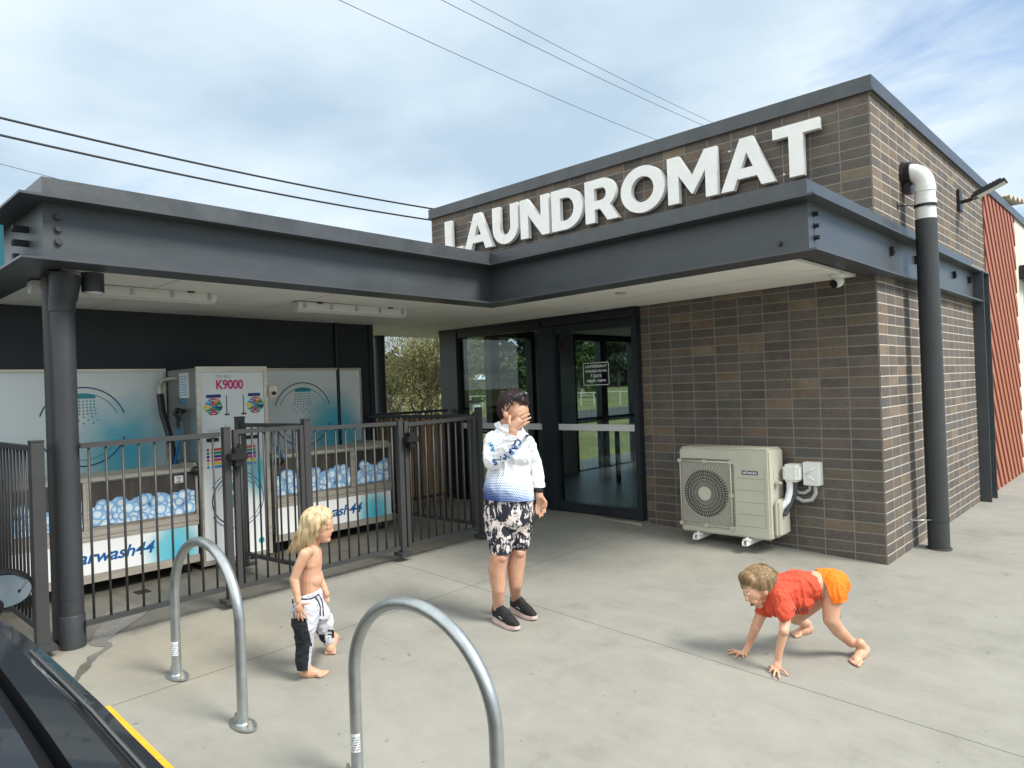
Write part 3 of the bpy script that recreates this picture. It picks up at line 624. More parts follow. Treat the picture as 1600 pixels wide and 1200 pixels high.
# --- pale precast wall beyond
t = thing('precast_wall', 'cream painted concrete wall beyond the terracotta cladding', 'wall', loc=(XR, 17, 0))
mb = MB(); mb.box(XR - .2, XR, 13.143, 21.9, -.3, 3.92); mb.build('panel', PRECAST, t)
t = thing('pipe_stub', 'dark pipe collar with white pipe fixed on the cream wall at the frame edge', 'pipe', loc=(XR + .1, 13.55, 2))
mb = MB(); mb.cyl((XR + .12, 13.9, -.1), (XR + .12, 13.9, 3.0), .05, 16); mb.build('white_pipe', PVC, t)
mb = MB(); mb.box(XR + .002, XR + .2, 13.45, 14.0, 3.0, 3.22); mb.build('collar', BLK, t, bevel=.01)
# corrugated translucent sheet end above the roof
mb = MB(); yy = 12.4; P = []
for i in range(25):
    a = i / 24; P.append((a * .62, .035 * math.sin(a * 4 * 2 * math.pi)))
o_ = Vector((XR + .02, 12.6, 4.14)); v = [o_ + Vector((a * .2, a, b)) for a, b in P] + [o_ + Vector((a * .2 - .5, a + .1, b + .02)) for a, b in P]; n = len(P)
mb.add(v, [(i, i + 1, i + 1 + n, i + n) for i in range(n - 1)]); ob = mb.build('corrugated_sheet', mat("weathered_fibreglass", (.42, .36, .27), .6), smooth=True)
sm = ob.modifiers.new('thick', 'SOLIDIFY'); sm.thickness = .012
tag(ob, 'small weathered corrugated roof sheet poking above the parapet over the cladding', 'roof sheet')
# --- air conditioner
ax0, ax1, ay0, ay1, az0, az1 = -3.44, -2.58, 5.90, 6.20, .215, .985
t = thing('air_conditioner', 'cream outdoor air conditioner unit mounted on the brick front wall', 'air conditioner', loc=(-3.0, 6.05, .2))
mb = MB(); mb.box(ax0, ax1, ay0, ay1, az0, az1); mb.build('casing', CREAM, t, bevel=.014)
mb = MB(); mb.box(ax1 - .0, ax1 + .05, ay0 + .05, ay1, az0 + .02, az0 + .34); mb.build('valve_cover', CREAM, t, bevel=.02)
mb = MB(); mb.box(ax0 + .02, ax1 - .02, ay0 + .01, ay1 - .01, az1 - .001, az1 + .012); mb.build('lid', CREAM, t, bevel=.006)
gx, gz, gr = ax0 + .265, (az0 + az1) / 2 - .02, .215
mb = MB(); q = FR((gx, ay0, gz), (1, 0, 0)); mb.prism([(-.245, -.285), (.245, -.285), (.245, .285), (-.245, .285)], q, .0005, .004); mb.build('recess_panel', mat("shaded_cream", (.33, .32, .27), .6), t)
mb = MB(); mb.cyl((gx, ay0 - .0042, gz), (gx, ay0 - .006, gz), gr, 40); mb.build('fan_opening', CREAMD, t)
mb = MB()
for i in range(56):
    a = 2 * math.pi * i / 56; r0, r1 = .062, .225
    if True:
        c_, s_ = math.cos(a), math.sin(a); ex = min(.24 / max(abs(c_), 1e-6), .28 / max(abs(s_), 1e-6))
        mb.tube([(gx + r0 * c_, ay0 - .028, gz + r0 * s_), (gx + gr * c_, ay0 - .024, gz + gr * s_), (gx + ex * c_, ay0 - .016, gz + ex * s_)], .0016, 4)
for r_ in (.062, .095, .125, .155, .185, .215): mb.tube([(gx + r_ * math.cos(a), ay0 - .029, gz + r_ * math.sin(a)) for a in [2 * math.pi * i / 40 for i in range(41)]], .0014, 4, caps=False)
mb.build('fan_guard', CREAM, t)
mb = MB(); mb.cyl((gx, ay0 - .024, gz), (gx, ay0 - .034, gz), .062, 28); mb.build('hub_cap', CREAM, t)
mb = MB()
fx0, fx1, fz0, fz1 = gx - .25, gx + .25, gz - .29, gz + .29
for a, b in (((fx0, fz0), (fx1, fz0)), ((fx1, fz0), (fx1, fz1)), ((fx1, fz1), (fx0, fz1)), ((fx0, fz1), (fx0, fz0))): mb.tube([(a[0], ay0 - .014, a[1]), (b[0], ay0 - .014, b[1])], .007, 8)
for a, b in ((fx1, fz1), (fx1, fz0), (fx0, fz1), (fx0, fz0), (gx, fz0), (gx, fz1), (fx1, gz)): mb.cbox((a, ay0 - .014, b), (.035, .026, .03))
mb.build('guard_frame', CREAM, t)
mb = MB()
for i in range(36): z = fz0 + .02 + i * (fz1 - fz0 - .04) / 35; mb.box(fx1 + .006, fx1 + .026, ay0 - .006, ay0 + .002, z, z + .005)
for i in range(34): x = fx0 + .02 + i * (fx1 - fx0 - .04) / 33; mb.box(x, x + .005, ay0 - .006, ay0 + .002, fz1 + .006, fz1 + .024)
mb.build('coil_slot', mat("slot_shadow", (.09, .085, .07), .7), t)
mb = MB()
for i in range(5): z = az0 + .10 + i * .105; mb.box(ax1 - .30, ax1 - .045, ay0 - .0012, ay0 + .001, z, z + .0035)
mb.box(ax1 - .045, ax1 - .0415, ay0 - .0012, ay0 + .001, az0 + .1, az0 + .62); mb.build('panel_groove', mat("groove_cream", (.30, .29, .235), .6), t)
mb = MB(); mb.box(ax1 - .245, ax1 - .10, ay0 - .004, ay0, az0 + .555, az0 + .59); nb = mb.build('name_badge', mat("badge_blue_grey", (.07, .085, .12), .4), t)
mb = MB(); text(mb, "HITACHI", FR((ax1 - .1725, ay0 - .0042, az0 + .5625), (1, 0, 0)), .028, bold=.0008, align='CENTER', d1=.0008, sx=1.12); mb.build('lettering', DECW, nb, fix=False)
mb = MB(); mb.tube([(ax1 + .0, 6.02, az0 + .5), (ax1 + .045, 6.02, az0 + .49), (ax1 + .05, 6.02, az0 + .47)], .006, 6); mb.box(ax1 + .0005, ax1 + .05, 5.99, 6.05, az0 + .48, az0 + .487); mb.box(ax1 + .0005, ax1 + .003, 5.99, 6.05, az0 + .487, az0 + .60); mb.build('drip_hood', CREAM, t)
for xb in (ax0 + .19, ax0 + .66):
    mb = MB(); mb.box(xb - .022, xb + .022, 5.80, 6.262, az0 - .05, az0 - .046); mb.box(xb - .022, xb - .018, 5.80, 6.262, az0 - .046, az0 - .012); mb.box(xb + .018, xb + .022, 5.80, 6.262, az0 - .046, az0 - .012)
    mb.box(xb - .03, xb + .03, 5.83, 5.90, az0 - .012, az0 + .0); mb.cyl((xb, 5.86, az0), (xb, 5.86, az0 + .014), .012, 6); mb.build('bracket', PVC, t)
mb = MB(); mb.tube([(-2.50, 6.14, .72), (-2.50, 6.13, .62), (-2.51, 6.10, .54), (-2.56, 6.05, .47), (-2.60, 6.0, .43)], .030, 16); mb.build('lagged_pipe', mat("white_pipe_wrap", (.70, .71, .72), .35, bump=.3, bs=40), t)
mb = MB(); mb.tube([(-2.455, 6.15, .72), (-2.46, 6.14, .60), (-2.49, 6.10, .5), (-2.52, 6.04, .42)], .020, 12); mb.build('lagged_pipe', PVCD, t)
mb = MB(); mb.box(-2.55, -2.41, 6.09, 6.262, .70, .85); mb.build('pipe_cover', PVC, t, bevel=.02)
t = thing('isolator_switch', 'white electrical isolator box with grey looped conduit right of the air conditioner', 'switch', loc=(-2.33, 6.2, .7))
mb = MB(); mb.box(-2.40, -2.26, 6.17, 6.262, .67, .87); mb.build('box', PVC, t, bevel=.006)
mb = MB(); o_ = (-2.335, 6.168, .77)
for sg_ in (1, -1): mb.tube([(o_[0] - .04, 6.160, o_[2]), (o_[0] + .035, 6.160, o_[2] + .055 * sg_)], .006, 6)
mb.build('switch_lever', PVC, t)
mb = MB(); mb.tube([(-2.31, 6.21, .67), (-2.31, 6.21, .60), (-2.34, 6.20, .545), (-2.41, 6.19, .53), (-2.47, 6.18, .56), (-2.50, 6.16, .62)], .018, 12); mb.build('conduit', GALV if 0 else mat("grey_conduit", (.36, .37, .37), .5), t)
mb = MB(); mb.tube([(-2.355, 6.21, .67), (-2.36, 6.21, .63), (-2.40, 6.20, .60), (-2.45, 6.19, .60), (-2.49, 6.17, .65)], .015, 12); mb.build('conduit', mat("grey_conduit_b", (.36, .37, .37), .5), t)
# --- security camera under the soffit corner
t = thing('security_camera', 'white dome turret security camera under the soffit at the brick corner', 'camera', loc=(-1.97, 5.93, 2.42))
mb = MB(); mb.tube([(-1.97, 5.93, 2.42), (-1.97, 5.93, 2.395), (-1.97, 5.93, 2.385)], [.058, .058, .05], 24); mb.build('base', PVC, t)
mb = MB(); mb.ell((-1.97, 5.93, 2.36), (.05, .05, .05)); mb.build('ball', PVC, t)
mb = MB(); d_ = Vector((-.45, -.75, -.48)).normalized(); c0 = Vector((-1.97, 5.93, 2.36)); mb.cyl(c0 + d_ * .035, c0 + d_ * .0505, .034, 20); mb.build('lens', BLK, t)
# --- ceiling batten lights + downlight
BATM = mat("light_diffuser", (.60, .60, .57), .35)
def batten(y0, y1, label):
    t = thing('ceiling_light', label, 'ceiling light', 'batten lights under the canopy soffit', (-5.43, (y0 + y1) / 2, 2.4))
    zz = 2.42 + zsh(-5.4, (y0 + y1) / 2)
    mb = MB(); P = [(-.065, 0), (-.065, -.03), (-.05, -.065), (-.02, -.085), (.02, -.085), (.05, -.065), (.065, -.03), (.065, 0)]; fr = (Vector((-5.43, y0, zz)), Vector((1, 0, 0)), Vector((0, 0, 1)), Vector((0, 1, 0)))
    mb.prism(P, fr, 0, y1 - y0); mb.build('diffuser', BATM, t, bevel=.004)
    for i in range(5):
        yc = y0 + .06 + i * (y1 - y0 - .12) / 4; mb = MB(); mb.box(-5.366, -5.358, yc - .012, yc + .012, zz - .055, zz - .01); mb.build('clip', GALV, t)
    for yc in (y0 + .2, y1 - .2):
        mb = MB(); mb.box(-5.364, -5.35, yc - .025, yc + .025, zz - .012, zz); mb.build('bracket', BLK, t)
batten(1.22, 2.43, 'long pale batten light under the soffit, nearer the thick corner downpipe'); batten(3.12, 4.27, 'long pale batten light under the soffit, nearer the laundromat entrance')
t = thing('downlight', 'dark cylindrical downlight hanging under the soffit beside the corner downpipe', 'downlight', loc=(-4.97, 1.47, 2.4))
mb = MB(); mb.tube([(-4.965, 1.455, 2.42), (-4.965, 1.455, 2.30)], .064, 28); mb.build('shade', PVCD, t)
mb = MB(); mb.ell((-4.965, 1.455, 2.30), (.055, .055, .02)); mb.build('lens', BATM, t)
# small round soffit light over the front
t = MB(); t.tube([(-3.55, 5.2, 2.40), (-3.55, 5.2, 2.392)], [.05, .046], 20); tag(t.build('recessed_light', mat("recess_trim", (.45, .45, .42), .5)), 'small round recessed light in the soffit before the entrance', 'downlight')
# --- turquoise sign strip on the left end of the canopy
t = thing('turquoise_sign', 'turquoise cut out sign bracketed to the canopy end at the left frame edge', 'sign', loc=(-5.2, 1.0, 2.6))
TQ = mat("turquoise_sign_paint", (.09, .42, .50), .4)
mb = MB(); fr = FR((-5.13, 1.03, 2.445), (1, 0, 0))
four = [[(-.05, 0), (.0, 0), (.0, .25), (-.05, .25)], [(-.30, .11), (-.0505, .11), (-.0505, .17), (-.23, .17), (-.30, .15)], [(-.30, .151), (-.235, .171), (-.06, .33), (-.13, .33)]]
for P in four: mb.prism(P, fr, 0, .03)
mb.build('numeral', TQ, t)
for z_ in (2.50, 2.585, 2.67):
    mb = MB(); mb.box(-5.10, -5.045, 1.06, 1.138, z_ - .016, z_ + .016); mb.build('standoff', BLK, t)

# ================================================================ fences and gates
FX = -4.9
def rail_panel(parent, a, b, z0a, z0b, z1a, z1b, nb, name='panel', rs=.032, bs=.016, mid=None, ends=True):
    """balustrade panel between plan points a,b: sloping rails and vertical bars in one welded part"""
    a, b = Vector(a), Vector(b); d = (b - a); Ln = d.length; d = d.normalized(); n = Vector((-d.y, d.x))
    mb = MB()
    def bar(p, q, za, zb, w, h):
        v = []
        for P, z in ((p, za), (q, zb)):
            for s_, t_ in ((-1, -1), (1, -1), (1, 1), (-1, 1)): v.append((P.x + n.x * s_ * w / 2, P.y + n.y * s_ * w / 2, z + t_ * h / 2))
        mb.add(v, [(3, 2, 1, 0), (4, 5, 6, 7), (0, 1, 5, 4), (1, 2, 6, 5), (2, 3, 7, 6), (3, 0, 4, 7)])
    bar(a, b, z0a, z0b, rs, rs); bar(a, b, z1a, z1b, rs, rs)
    for i in range(nb):
        k_ = (i + .5) / nb; p = a.lerp(b, k_); za = z0a + (z0b - z0a) * k_ + rs / 2 - .002; zb = z1a + (z1b - z1a) * k_ - rs / 2 + .002
        mb.cyl((p.x, p.y, za), (p.x, p.y, zb), bs / 2, 8)
    return mb.build(name, STEEL2, parent)
def post(parent, x, y, z0, z1, w=.05, plate=True, name='post', pl=.12):
    mb = MB(); mb.box(x - w / 2, x + w / 2, y - w / 2, y + w / 2, z0, z1 - .012); mb.build(name, STEEL2, parent, bevel=.002)
    mb = MB(); mb.box(x - w / 2 - .003, x + w / 2 + .003, y - w / 2 - .003, y + w / 2 + .003, z1 - .0115, z1); mb.build('cap', STEEL2, parent, bevel=.003)
    if plate:
        mb = MB(); mb.box(x - pl / 2, x + pl / 2, y - pl / 2, y + pl / 2, z0, z0 + .03); mb.build('base_plate', STEEL2, parent, bevel=.004)
gz_ = lambda y: g(FX, y)
f1 = thing('fence', 'dark metal bar fence from the corner downpipe to the first gate', 'fence', 'fences around the dog wash pens', (FX, 1.8, gz_(1.8)))
rail_panel(f1, (FX, 1.335), (FX, 2.20), .262, .275, 1.345, 1.352, 9)
post(f1, FX, 2.245, .165, 1.400)
g1 = thing('gate', 'dark metal bar gate with black latch behind the blond child', 'gate', 'gates to the dog wash pens', (FX, 2.5, gz_(2.5)))
rail_panel(g1, (FX, 2.305), (FX, 2.835), .265, .27, 1.362, 1.362, 6)
for y_ in (2.312, 2.83):
    mb = MB(); mb.box(FX - .018, FX + .018, y_ - .018, y_ + .018, .25, 1.378); mb.build('stile', STEEL2, g1)
def latch(parent, x, y, z):
    mb = MB(); mb.box(x + .0, x + .06, y - .035, y + .03, z - .07, z + .06); mb.box(x + .01, x + .085, y - .075, y + .05, z - .02, z + .025); mb.cyl((x + .03, y, z - .07), (x + .03, y, z - .10), .02, 10); mb.cyl((x + .03, y + .01, z + .06), (x + .03, y + .01, z + .09), .014, 10)
    mb.build('latch', BLK, parent, bevel=.006)
latch(g1, FX + .02, 2.305, 1.19)
f2 = thing('fence', 'dark metal bar fence between the first gate and the middle post', 'fence', 'fences around the dog wash pens', (FX, 3.3, gz_(3.3)))
post(f2, FX, 2.872, .17, 1.425, .055, plate=False)
rail_panel(f2, (FX, 2.905), (FX, 3.73), .262, .272, 1.345, 1.335, 9)
post(f2, FX, 3.765, .20, 1.365)
g2 = thing('gate', 'dark metal bar gate with black latch left of the woman', 'gate', 'gates to the dog wash pens', (FX, 4.2, gz_(4.2)))
rail_panel(g2, (FX, 3.83), (FX, 4.64), .275, .285, 1.318, 1.335, 9)
for y_ in (3.828, 4.64):
    mb = MB(); mb.box(FX - .018, FX + .018, y_ - .018, y_ + .018, .26, 1.35); mb.build('stile', STEEL2, g2)
latch(g2, FX + .02, 3.85, 1.19)
f3 = thing('fence', 'dark metal bar side fence from the post beside the woman to the dark wall', 'fence', 'fences around the dog wash pens', (-5.8, 4.76, .2))
post(f3, FX - .01, 4.725, .19, 1.43, .055)
rail_panel(f3, (FX - .04, 4.74), (-6.78, 4.76), .30, .30, 1.345, 1.335, 20)
# dividing fence between the two pens
f4 = thing('fence', 'dark metal bar dividing fence running back to the wash cabinet', 'fence', 'fences around the dog wash pens', (-5.4, 2.85, .17))
rail_panel(f4, (FX - .03, 2.872), (-5.80, 2.80), .285, .285, 1.372, 1.372, 9)
post(f4, -5.84, 2.80, .18, 1.445, .065, pl=.16)
# left end fence, running away along the canopy end
f5 = thing('fence', 'close barred dark fence at the left frame edge beside the corner downpipe', 'fence', 'fences around the dog wash pens', (-5.5, 1.1, .15))
post(f5, -4.93, 1.115, .155, 1.395, .068, pl=.13)
rail_panel(f5, (-4.97, 1.115), (-6.80, 1.115), .28, .28, 1.345, 1.345, 20)
# rear boundary: rail fence + timber palings
f6 = thing('fence', 'dark rail fence between the bay wall and the shop corner post', 'fence', 'fences around the dog wash pens', (-6.98, 5.5, .2))
rail_panel(f6, (-6.98, 4.91), (-6.98, 6.15), .27, .27, 1.345, 1.345, 12)
t = thing('timber_fence', 'brown timber paling fence behind the dark rails left of the entrance', 'fence', loc=(-7.1, 5.5, .1))
for i in range(10):
    y_ = 5.02 + i * .118; mb = MB(); mb.box(-7.10 - .006 * (i % 2), -7.082 - .006 * (i % 2), y_, y_ + .112, .17, 1.27 + .01 * ((i * 7) % 3)); mb.build('paling', TIMBER, t)
for z_ in (.45, 1.1):
    mb = MB(); mb.box(-7.15, -7.107, 5.0, 6.2, z_, z_ + .07); mb.build('rail', TIMBER, t)
# ================================================================ dog wash station
def printmat(name, cy, cz, rad, edge=(.74, .78, .77), mid=(.03, .42, .60), far=(.50, .53, .52), rough=.3):
    m = bpy.data.materials.new(name); m.use_nodes = True; t = m.node_tree; l = t.links.new; b = t.nodes['Principled BSDF']; b.inputs['Roughness'].default_value = rough
    tcn = N('ShaderNodeTexCoord', t); mpn = N('ShaderNodeMapping', t); mpn.inputs['Location'].default_value = (0, -cy / rad, -cz / (rad * 1.25)); mpn.inputs['Scale'].default_value = (0, 1 / rad, 1 / (rad * 1.25))
    l(tcn.outputs['Object'], mpn.inputs[0]); ln = N('ShaderNodeVectorMath', t, operation='LENGTH'); l(mpn.outputs[0], ln.inputs[0])
    n = N('ShaderNodeTexNoise', t); n.inputs['Scale'].default_value = 3; l(tcn.outputs['Object'], n.inputs['Vector'])
    a = N('ShaderNodeMath', t, operation='MULTIPLY_ADD'); l(n.outputs['Fac'], a.inputs[0]); a.inputs[1].default_value = .5; l(ln.outputs['Value'], a.inputs[2])
    r = N('ShaderNodeValToRGB', t); E = r.color_ramp.elements; E[0].position = .2; E[0].color = (*mid, 1); E[1].position = 1.0; E[1].color = (*edge, 1); e = E.new(.6); e.color = (.17, .50, .58, 1)
    l(a.outputs[0], r.inputs[0]); l(r.outputs[0], b.inputs['Base Color']); return m
NAVY = mat("print_navy", (.008, .05, .16), .35); TEAL = mat("print_teal", (.02, .30, .34), .35); MAG = mat("print_magenta", (.62, .02, .19), .35)
PRC = [mat("print_" + n, c, .35) for n, c in (('red', (.62, .06, .05)), ('orange', (.70, .20, .05)), ('green', (.04, .28, .12)), ('deep_blue', (.01, .03, .20)), ('yellow', (.80, .60, .04)), ('sky_blue', (.04, .30, .62)), ('grey', (.30, .32, .34)), ('white', (.78, .80, .80)))]
PW = PRC[7]
ws_ = thing('dog_wash_station', 'stainless twin tub self service dog wash station with printed white panels', 'dog wash', loc=(-6.4, 2.9, .15))
def fx(y, z, x): return FR((x, 0, 0), (0, 1, 0))
def xpl(mb, x, y0, y1, z0, z1, th=.004, m=0): mb.box(x - th, x, y0, y1, z0, z1, m); return mb
def arcband(mb, fr, cy, cz, r, t, a0, a1, d, n=32, m=0):
    o, rt, up, nn = fr; P = [math.radians(a0 + (a1 - a0) * i / n) for i in range(n + 1)]
    v = [o + rt * (cy + r * math.cos(a)) + up * (cz + r * math.sin(a)) + nn * d for a in P] + [o + rt * (cy + (r - t) * math.cos(a)) + up * (cz + (r - t) * math.sin(a)) + nn * d for a in P]
    mb.add(v, [(i, i + 1, i + n + 2, i + n + 1) for i in range(n)], m)
def disc(mb, fr, cy, cz, r, d, n=12, m=0):
    o, rt, up, nn = fr; mb.add([o + rt * (cy + r * math.cos(2 * math.pi * i / n)) + up * (cz + r * math.sin(2 * math.pi * i / n)) + nn * d for i in range(n)], [tuple(range(n))], m)
def splash(y0, y1, cy, gy_, label):
    x = -6.79
    mb = MB(); xpl(mb, x, y0, y1, 1.0, 1.87, .03); p = mb.build('splash_panel', printmat('print_splash_' + label, gy_, 1.20, .56), ws_)
    mb = MB(); xpl(mb, x + .012, y0 - .02, y1 + .02, 1.871, 1.895, .042); xpl(mb, x + .012, y0 - .02, y0 - .0005, .99, 1.87, .042); xpl(mb, x + .012, y1 + .0005, y1 + .02, .99, 1.87, .042); mb.build('panel_frame', STAIN, p)
    fr = FR((x, 0, 0), (0, 1, 0)); a = MB()
    arcband(a, fr, cy, 1.405, .340, .011, 18, 162, .002); arcband(a, fr, cy, 1.405, .340, .011, -162, -18, .002); a.build('printed_arc', NAVY, p, fix=False)
    a = MB(); arcband(a, fr, cy, 1.405, .285, .007, 22, 158, .0022); arcband(a, fr, cy, 1.405, .285, .007, -150, -25, .0022)
    n = 16; top = [(cy - .095 + .19 * i / n, 1.405 + math.sqrt(.285 ** 2 - (-.095 + .19 * i / n) ** 2)) for i in range(n + 1)]; bot = [(q, 1.645) for q, _ in top]
    o, rt, up, nn = fr; v = [o + rt * q + up * w + nn * .0026 for q, w in top + bot]; a.add(v, [(i, i + 1, i + n + 2, i + n + 1) for i in range(n)])
    for r in range(8):
        for c in range(7):
            if r > 4 and (c + r) % 2: continue
            sp_ = 1 + max(0, r - 2) * .07; disc(a, fr, cy + (c - 3) * .028 * sp_, 1.622 - r * .027, .0075, .0026, 8)
    a.build('printed_shower', TEAL, p, fix=False)
splash(1.02, 2.545, 1.885, 2.22, 'left'); splash(3.30, 4.68, 3.96, 4.33, 'right')
# bubbles print
BUBM = bpy.data.materials.new("bubble_print"); BUBM.use_nodes = True
_b = BUBM.node_tree.nodes['Principled BSDF']; _a = BUBM.node_tree.nodes.new('ShaderNodeVertexColor'); _a.layer_name = 'Col'; BUBM.node_tree.links.new(_a.outputs[0], _b.inputs['Base Color']); _b.inputs['Roughness'].default_value = .3
def bubbles(x, y0, y1, z0, zt, parent, seed):
    rnd = random.Random(seed); V = []; Fc = []; Cl = []
    def ring(cy, cz, r, d, cols):
        n = 18; o = len(V); V.append((x + d, cy, cz)); Cl.append(cols[0])
        for k_, (f, c) in enumerate(zip((.45, .8, .93, 1.0), cols[1:])):
            for i in range(n):
                a = 2 * math.pi * i / n; yy = cy + f * r * math.cos(a); zz = cz + f * r * math.sin(a); V.append((x + d, min(y1, max(y0, yy)), max(z0, zz))); Cl.append(c)
        for i in range(n): Fc.append((o, o + 1 + i, o + 1 + (i + 1) % n))
        for k_ in range(3):
            for i in range(n): a, b = o + 1 + k_ * n + i, o + 1 + k_ * n + (i + 1) % n; Fc.append((a, b, b + n, a + n))
    w = (.72, .82, .88); lb_ = (.22, .50, .80); mb_ = (.05, .26, .62)
    cnt = int((y1 - y0) / .020); k_ = 0
    for row in range(5):
        for i in range(cnt // (1 + row // 2)):
            cy = rnd.uniform(y0, y1); lim = z0 + (zt - z0) * (.72 + .28 * math.sin(cy * 11 + seed) ** 2); cz = rnd.uniform(z0, lim); r = rnd.choice((.020, .028, .038, .05, .045)); k_ += 1
            cz = min(cz, lim - r * .4); v_ = rnd.uniform(.85, 1.1)
            ring(cy, cz, r, .0015 + k_ * .00012, [tuple(c * v_ for c in q) for q in (w, w, lb_, mb_, (.85, .9, .92))])
    me = bpy.data.meshes.new('bubbles_print'); me.from_pydata(V, [], Fc); ca = me.color_attributes.new('Col', 'FLOAT_COLOR', 'POINT')
    for i, c in enumerate(Cl): ca.data[i].color = (*c, 1)
    me.materials.append(BUBM); o = bpy.data.objects.new('bubbles_print', me); COL.objects.link(o); o.parent = parent; return o
DOORM = mat("dark_stainless_door", (.13, .115, .105), .28, metal=.8, var=.3, vs=5, stretch=(1, 5, .6))
def tub(y0, y1, ym, dz, band, txt, seed, gcy):
    x = -6.12
    mb = MB(); mb.box(-6.80, x - .03, y0, y1, .30 + dz, .99 + dz); mb.build('tub_body', STAIN, ws_)
    rim = MB(); rim.prism([(y0 - .01, 0), (y1 + .01, 0), (y1 + .01, .1), (y0 - .01, .1)], (Vector((x + .02, 0, 1.0 + dz)), Vector((0, 1, 0)), Vector((-1, 0, .35)).normalized(), Vector((0, 0, 1))), 0, .03)
    rim.box(-6.78, -6.16, y0 - .01, y0 + .01, 1.0 + dz, 1.06 + dz); rim.box(-6.78, -6.16, y1 - .01, y1 + .01, 1.0 + dz, 1.06 + dz)
    rim.build('tub_rim', STAIN, ws_)
    bl = MB(); bl.box(-6.78, -6.25, y0 + .02, y1 - .02, .99 + dz, 1.0 + dz); bl.build('tub_liner', mat("teal_liner", (.03, .16, .17), .5), ws_)
    for a, b in ((y0 + .02, ym - .03), (ym + .03, y1 - .02)):
        mb = MB(); mb.box(x - .029, x - .012, a, b, .645 + dz, .985 + dz); d_ = mb.build('side_door', DOORM, ws_)
        bubbles(x - .012, a + .005, b - .005, .65 + dz, .86 + dz, d_, seed); seed += 3
    for ua, ub in ((ym - .028, ym - .001), (ym + .001, ym + .028), (y0, y0 + .018), (y1 - .018, y1)):
        mb = MB(); mb.box(x - .028, x + .005, ua, ub, .63 + dz, 1.0 + dz); mb.build('door_upright', STAIN, ws_)
    mb = MB(); mb.box(x - .028, x + .008, y0, y1, .578 + dz, .628 + dz); mb.box(x - .028, x + .003, y0, y1, .54 + dz, .575 + dz); mb.box(x - .028, x + .002, y0, y1, .225 + dz, .288 + dz); mb.build('steel_skirt', STAIN, ws_)
    mb = MB(); mb.box(x - .028, x, y0 + .01, y1 - .01, .29 + dz, .538 + dz); p = mb.build('skirt_panel', printmat('print_skirt_%d' % seed, gcy, .36, .34, edge=(.80, .81, .80)), ws_)
    tx = MB(); text(tx, "carwash44", FR((x, txt[0], txt[1]), (0, 1, 0)), txt[2], bold=.0028, shear=.28, d1=.0018, sx=1.10, space=.97); tx.build('lettering', mat("print_blue_%d" % seed, (.006, .10, .30), .35), p, fix=False)
    for yy in (y0 + .06, y1 - .06):
        for xx in (-6.2, -6.72):
            mb = MB(); mb.cyl((xx, yy, .1), (xx, yy, .30 + dz), .02, 10); mb.build('leg', BLK, ws_)
tub(1.20, 2.545, 1.705, 0.0, None, (1.565, .378, .132), 3, 2.36)
tub(3.245, 4.575, 4.105, .03, None, (3.56, .400, .136), 21, 4.36)
mb = MB(); mb.ell((-6.08, 2.52, 1.0), (.035, .04, .04)); mb.build('knob', BLK, ws_); mb = MB(); mb.ell((-6.08, 3.285, 1.0), (.035, .04, .04)); mb.build('knob', BLK, ws_)
mb = MB(); xpl(mb, -6.128, 2.36, 2.43, .91, .97, .003); mb.build('notice', PW, ws_); mb = MB(); xpl(mb, -6.098, 3.46, 3.53, .93, .99, .003); mb.build('notice', PW, ws_)
for y_, z_ in ((2.395, .955), (3.495, .975)):
    mb = MB()
    for i, s_ in enumerate(("PUSH", "TO", "OPEN")): text(mb, s_, FR((-6.128 if y_ < 3 else -6.098, y_, z_ - i * .017 - .006), (0, 1, 0)), .016, align='CENTER', bold=.0004, d1=.002)
    mb.build('lettering', NAVY, ws_, fix=False)
# control cabinet
cx = -6.15
mb = MB(); mb.box(-6.81, cx - .01, 2.575, 3.215, .17, 1.875); mb.build('cabinet', mat("brushed_cabinet", (.34, .35, .34), .32, metal=.7, var=.15, vs=2, stretch=(1, 1, 14)), ws_, bevel=.004)
mb = MB(); mb.box(cx - .009, cx + .012, 2.57, 3.22, 1.835, 1.885); mb.box(cx - .009, cx + .012, 2.57, 3.22, .165, .205); mb.box(cx - .009, cx + .012, 2.57, 2.605, .2055, 1.8345); mb.box(cx - .009, cx + .012, 3.185, 3.22, .2055, 1.8345); mb.build('cabinet_frame', STAIN, ws_)
mb = MB(); mb.box(cx - .009, cx, 2.606, 3.184, .206, 1.834); fp = mb.build('front_panel', printmat('print_front', 3.12, .92, .26, edge=(.78, .82, .81)), ws_)
fr = FR((cx, 0, 0), (0, 1, 0)); at = lambda y, z: (fr[0] + Vector((0, y, z)), fr[1], fr[2], fr[3])
mb = MB(); text(mb, "K9000", at(2.742, 1.688), .112, bold=.0035, d1=.002, sx=.88, space=.95); mb.build('lettering', MAG, fp, fix=False)
mb = MB(); text(mb, "TRU BLU", at(2.742, 1.785), .036, d1=.002, sx=1.0); mb.build('lettering', PRC[6], fp, fix=False)
PAW = MB()
for (a, b, r) in ((0, -.006, .012), (-.014, .010, .005), (-.005, .017, .0055), (.006, .017, .0055), (.015, .010, .005)): disc(PAW, fr, 3.030 + a, 1.727 + b, r, .003, 10)
PAW.build('paw_print', PW, fp, fix=False)
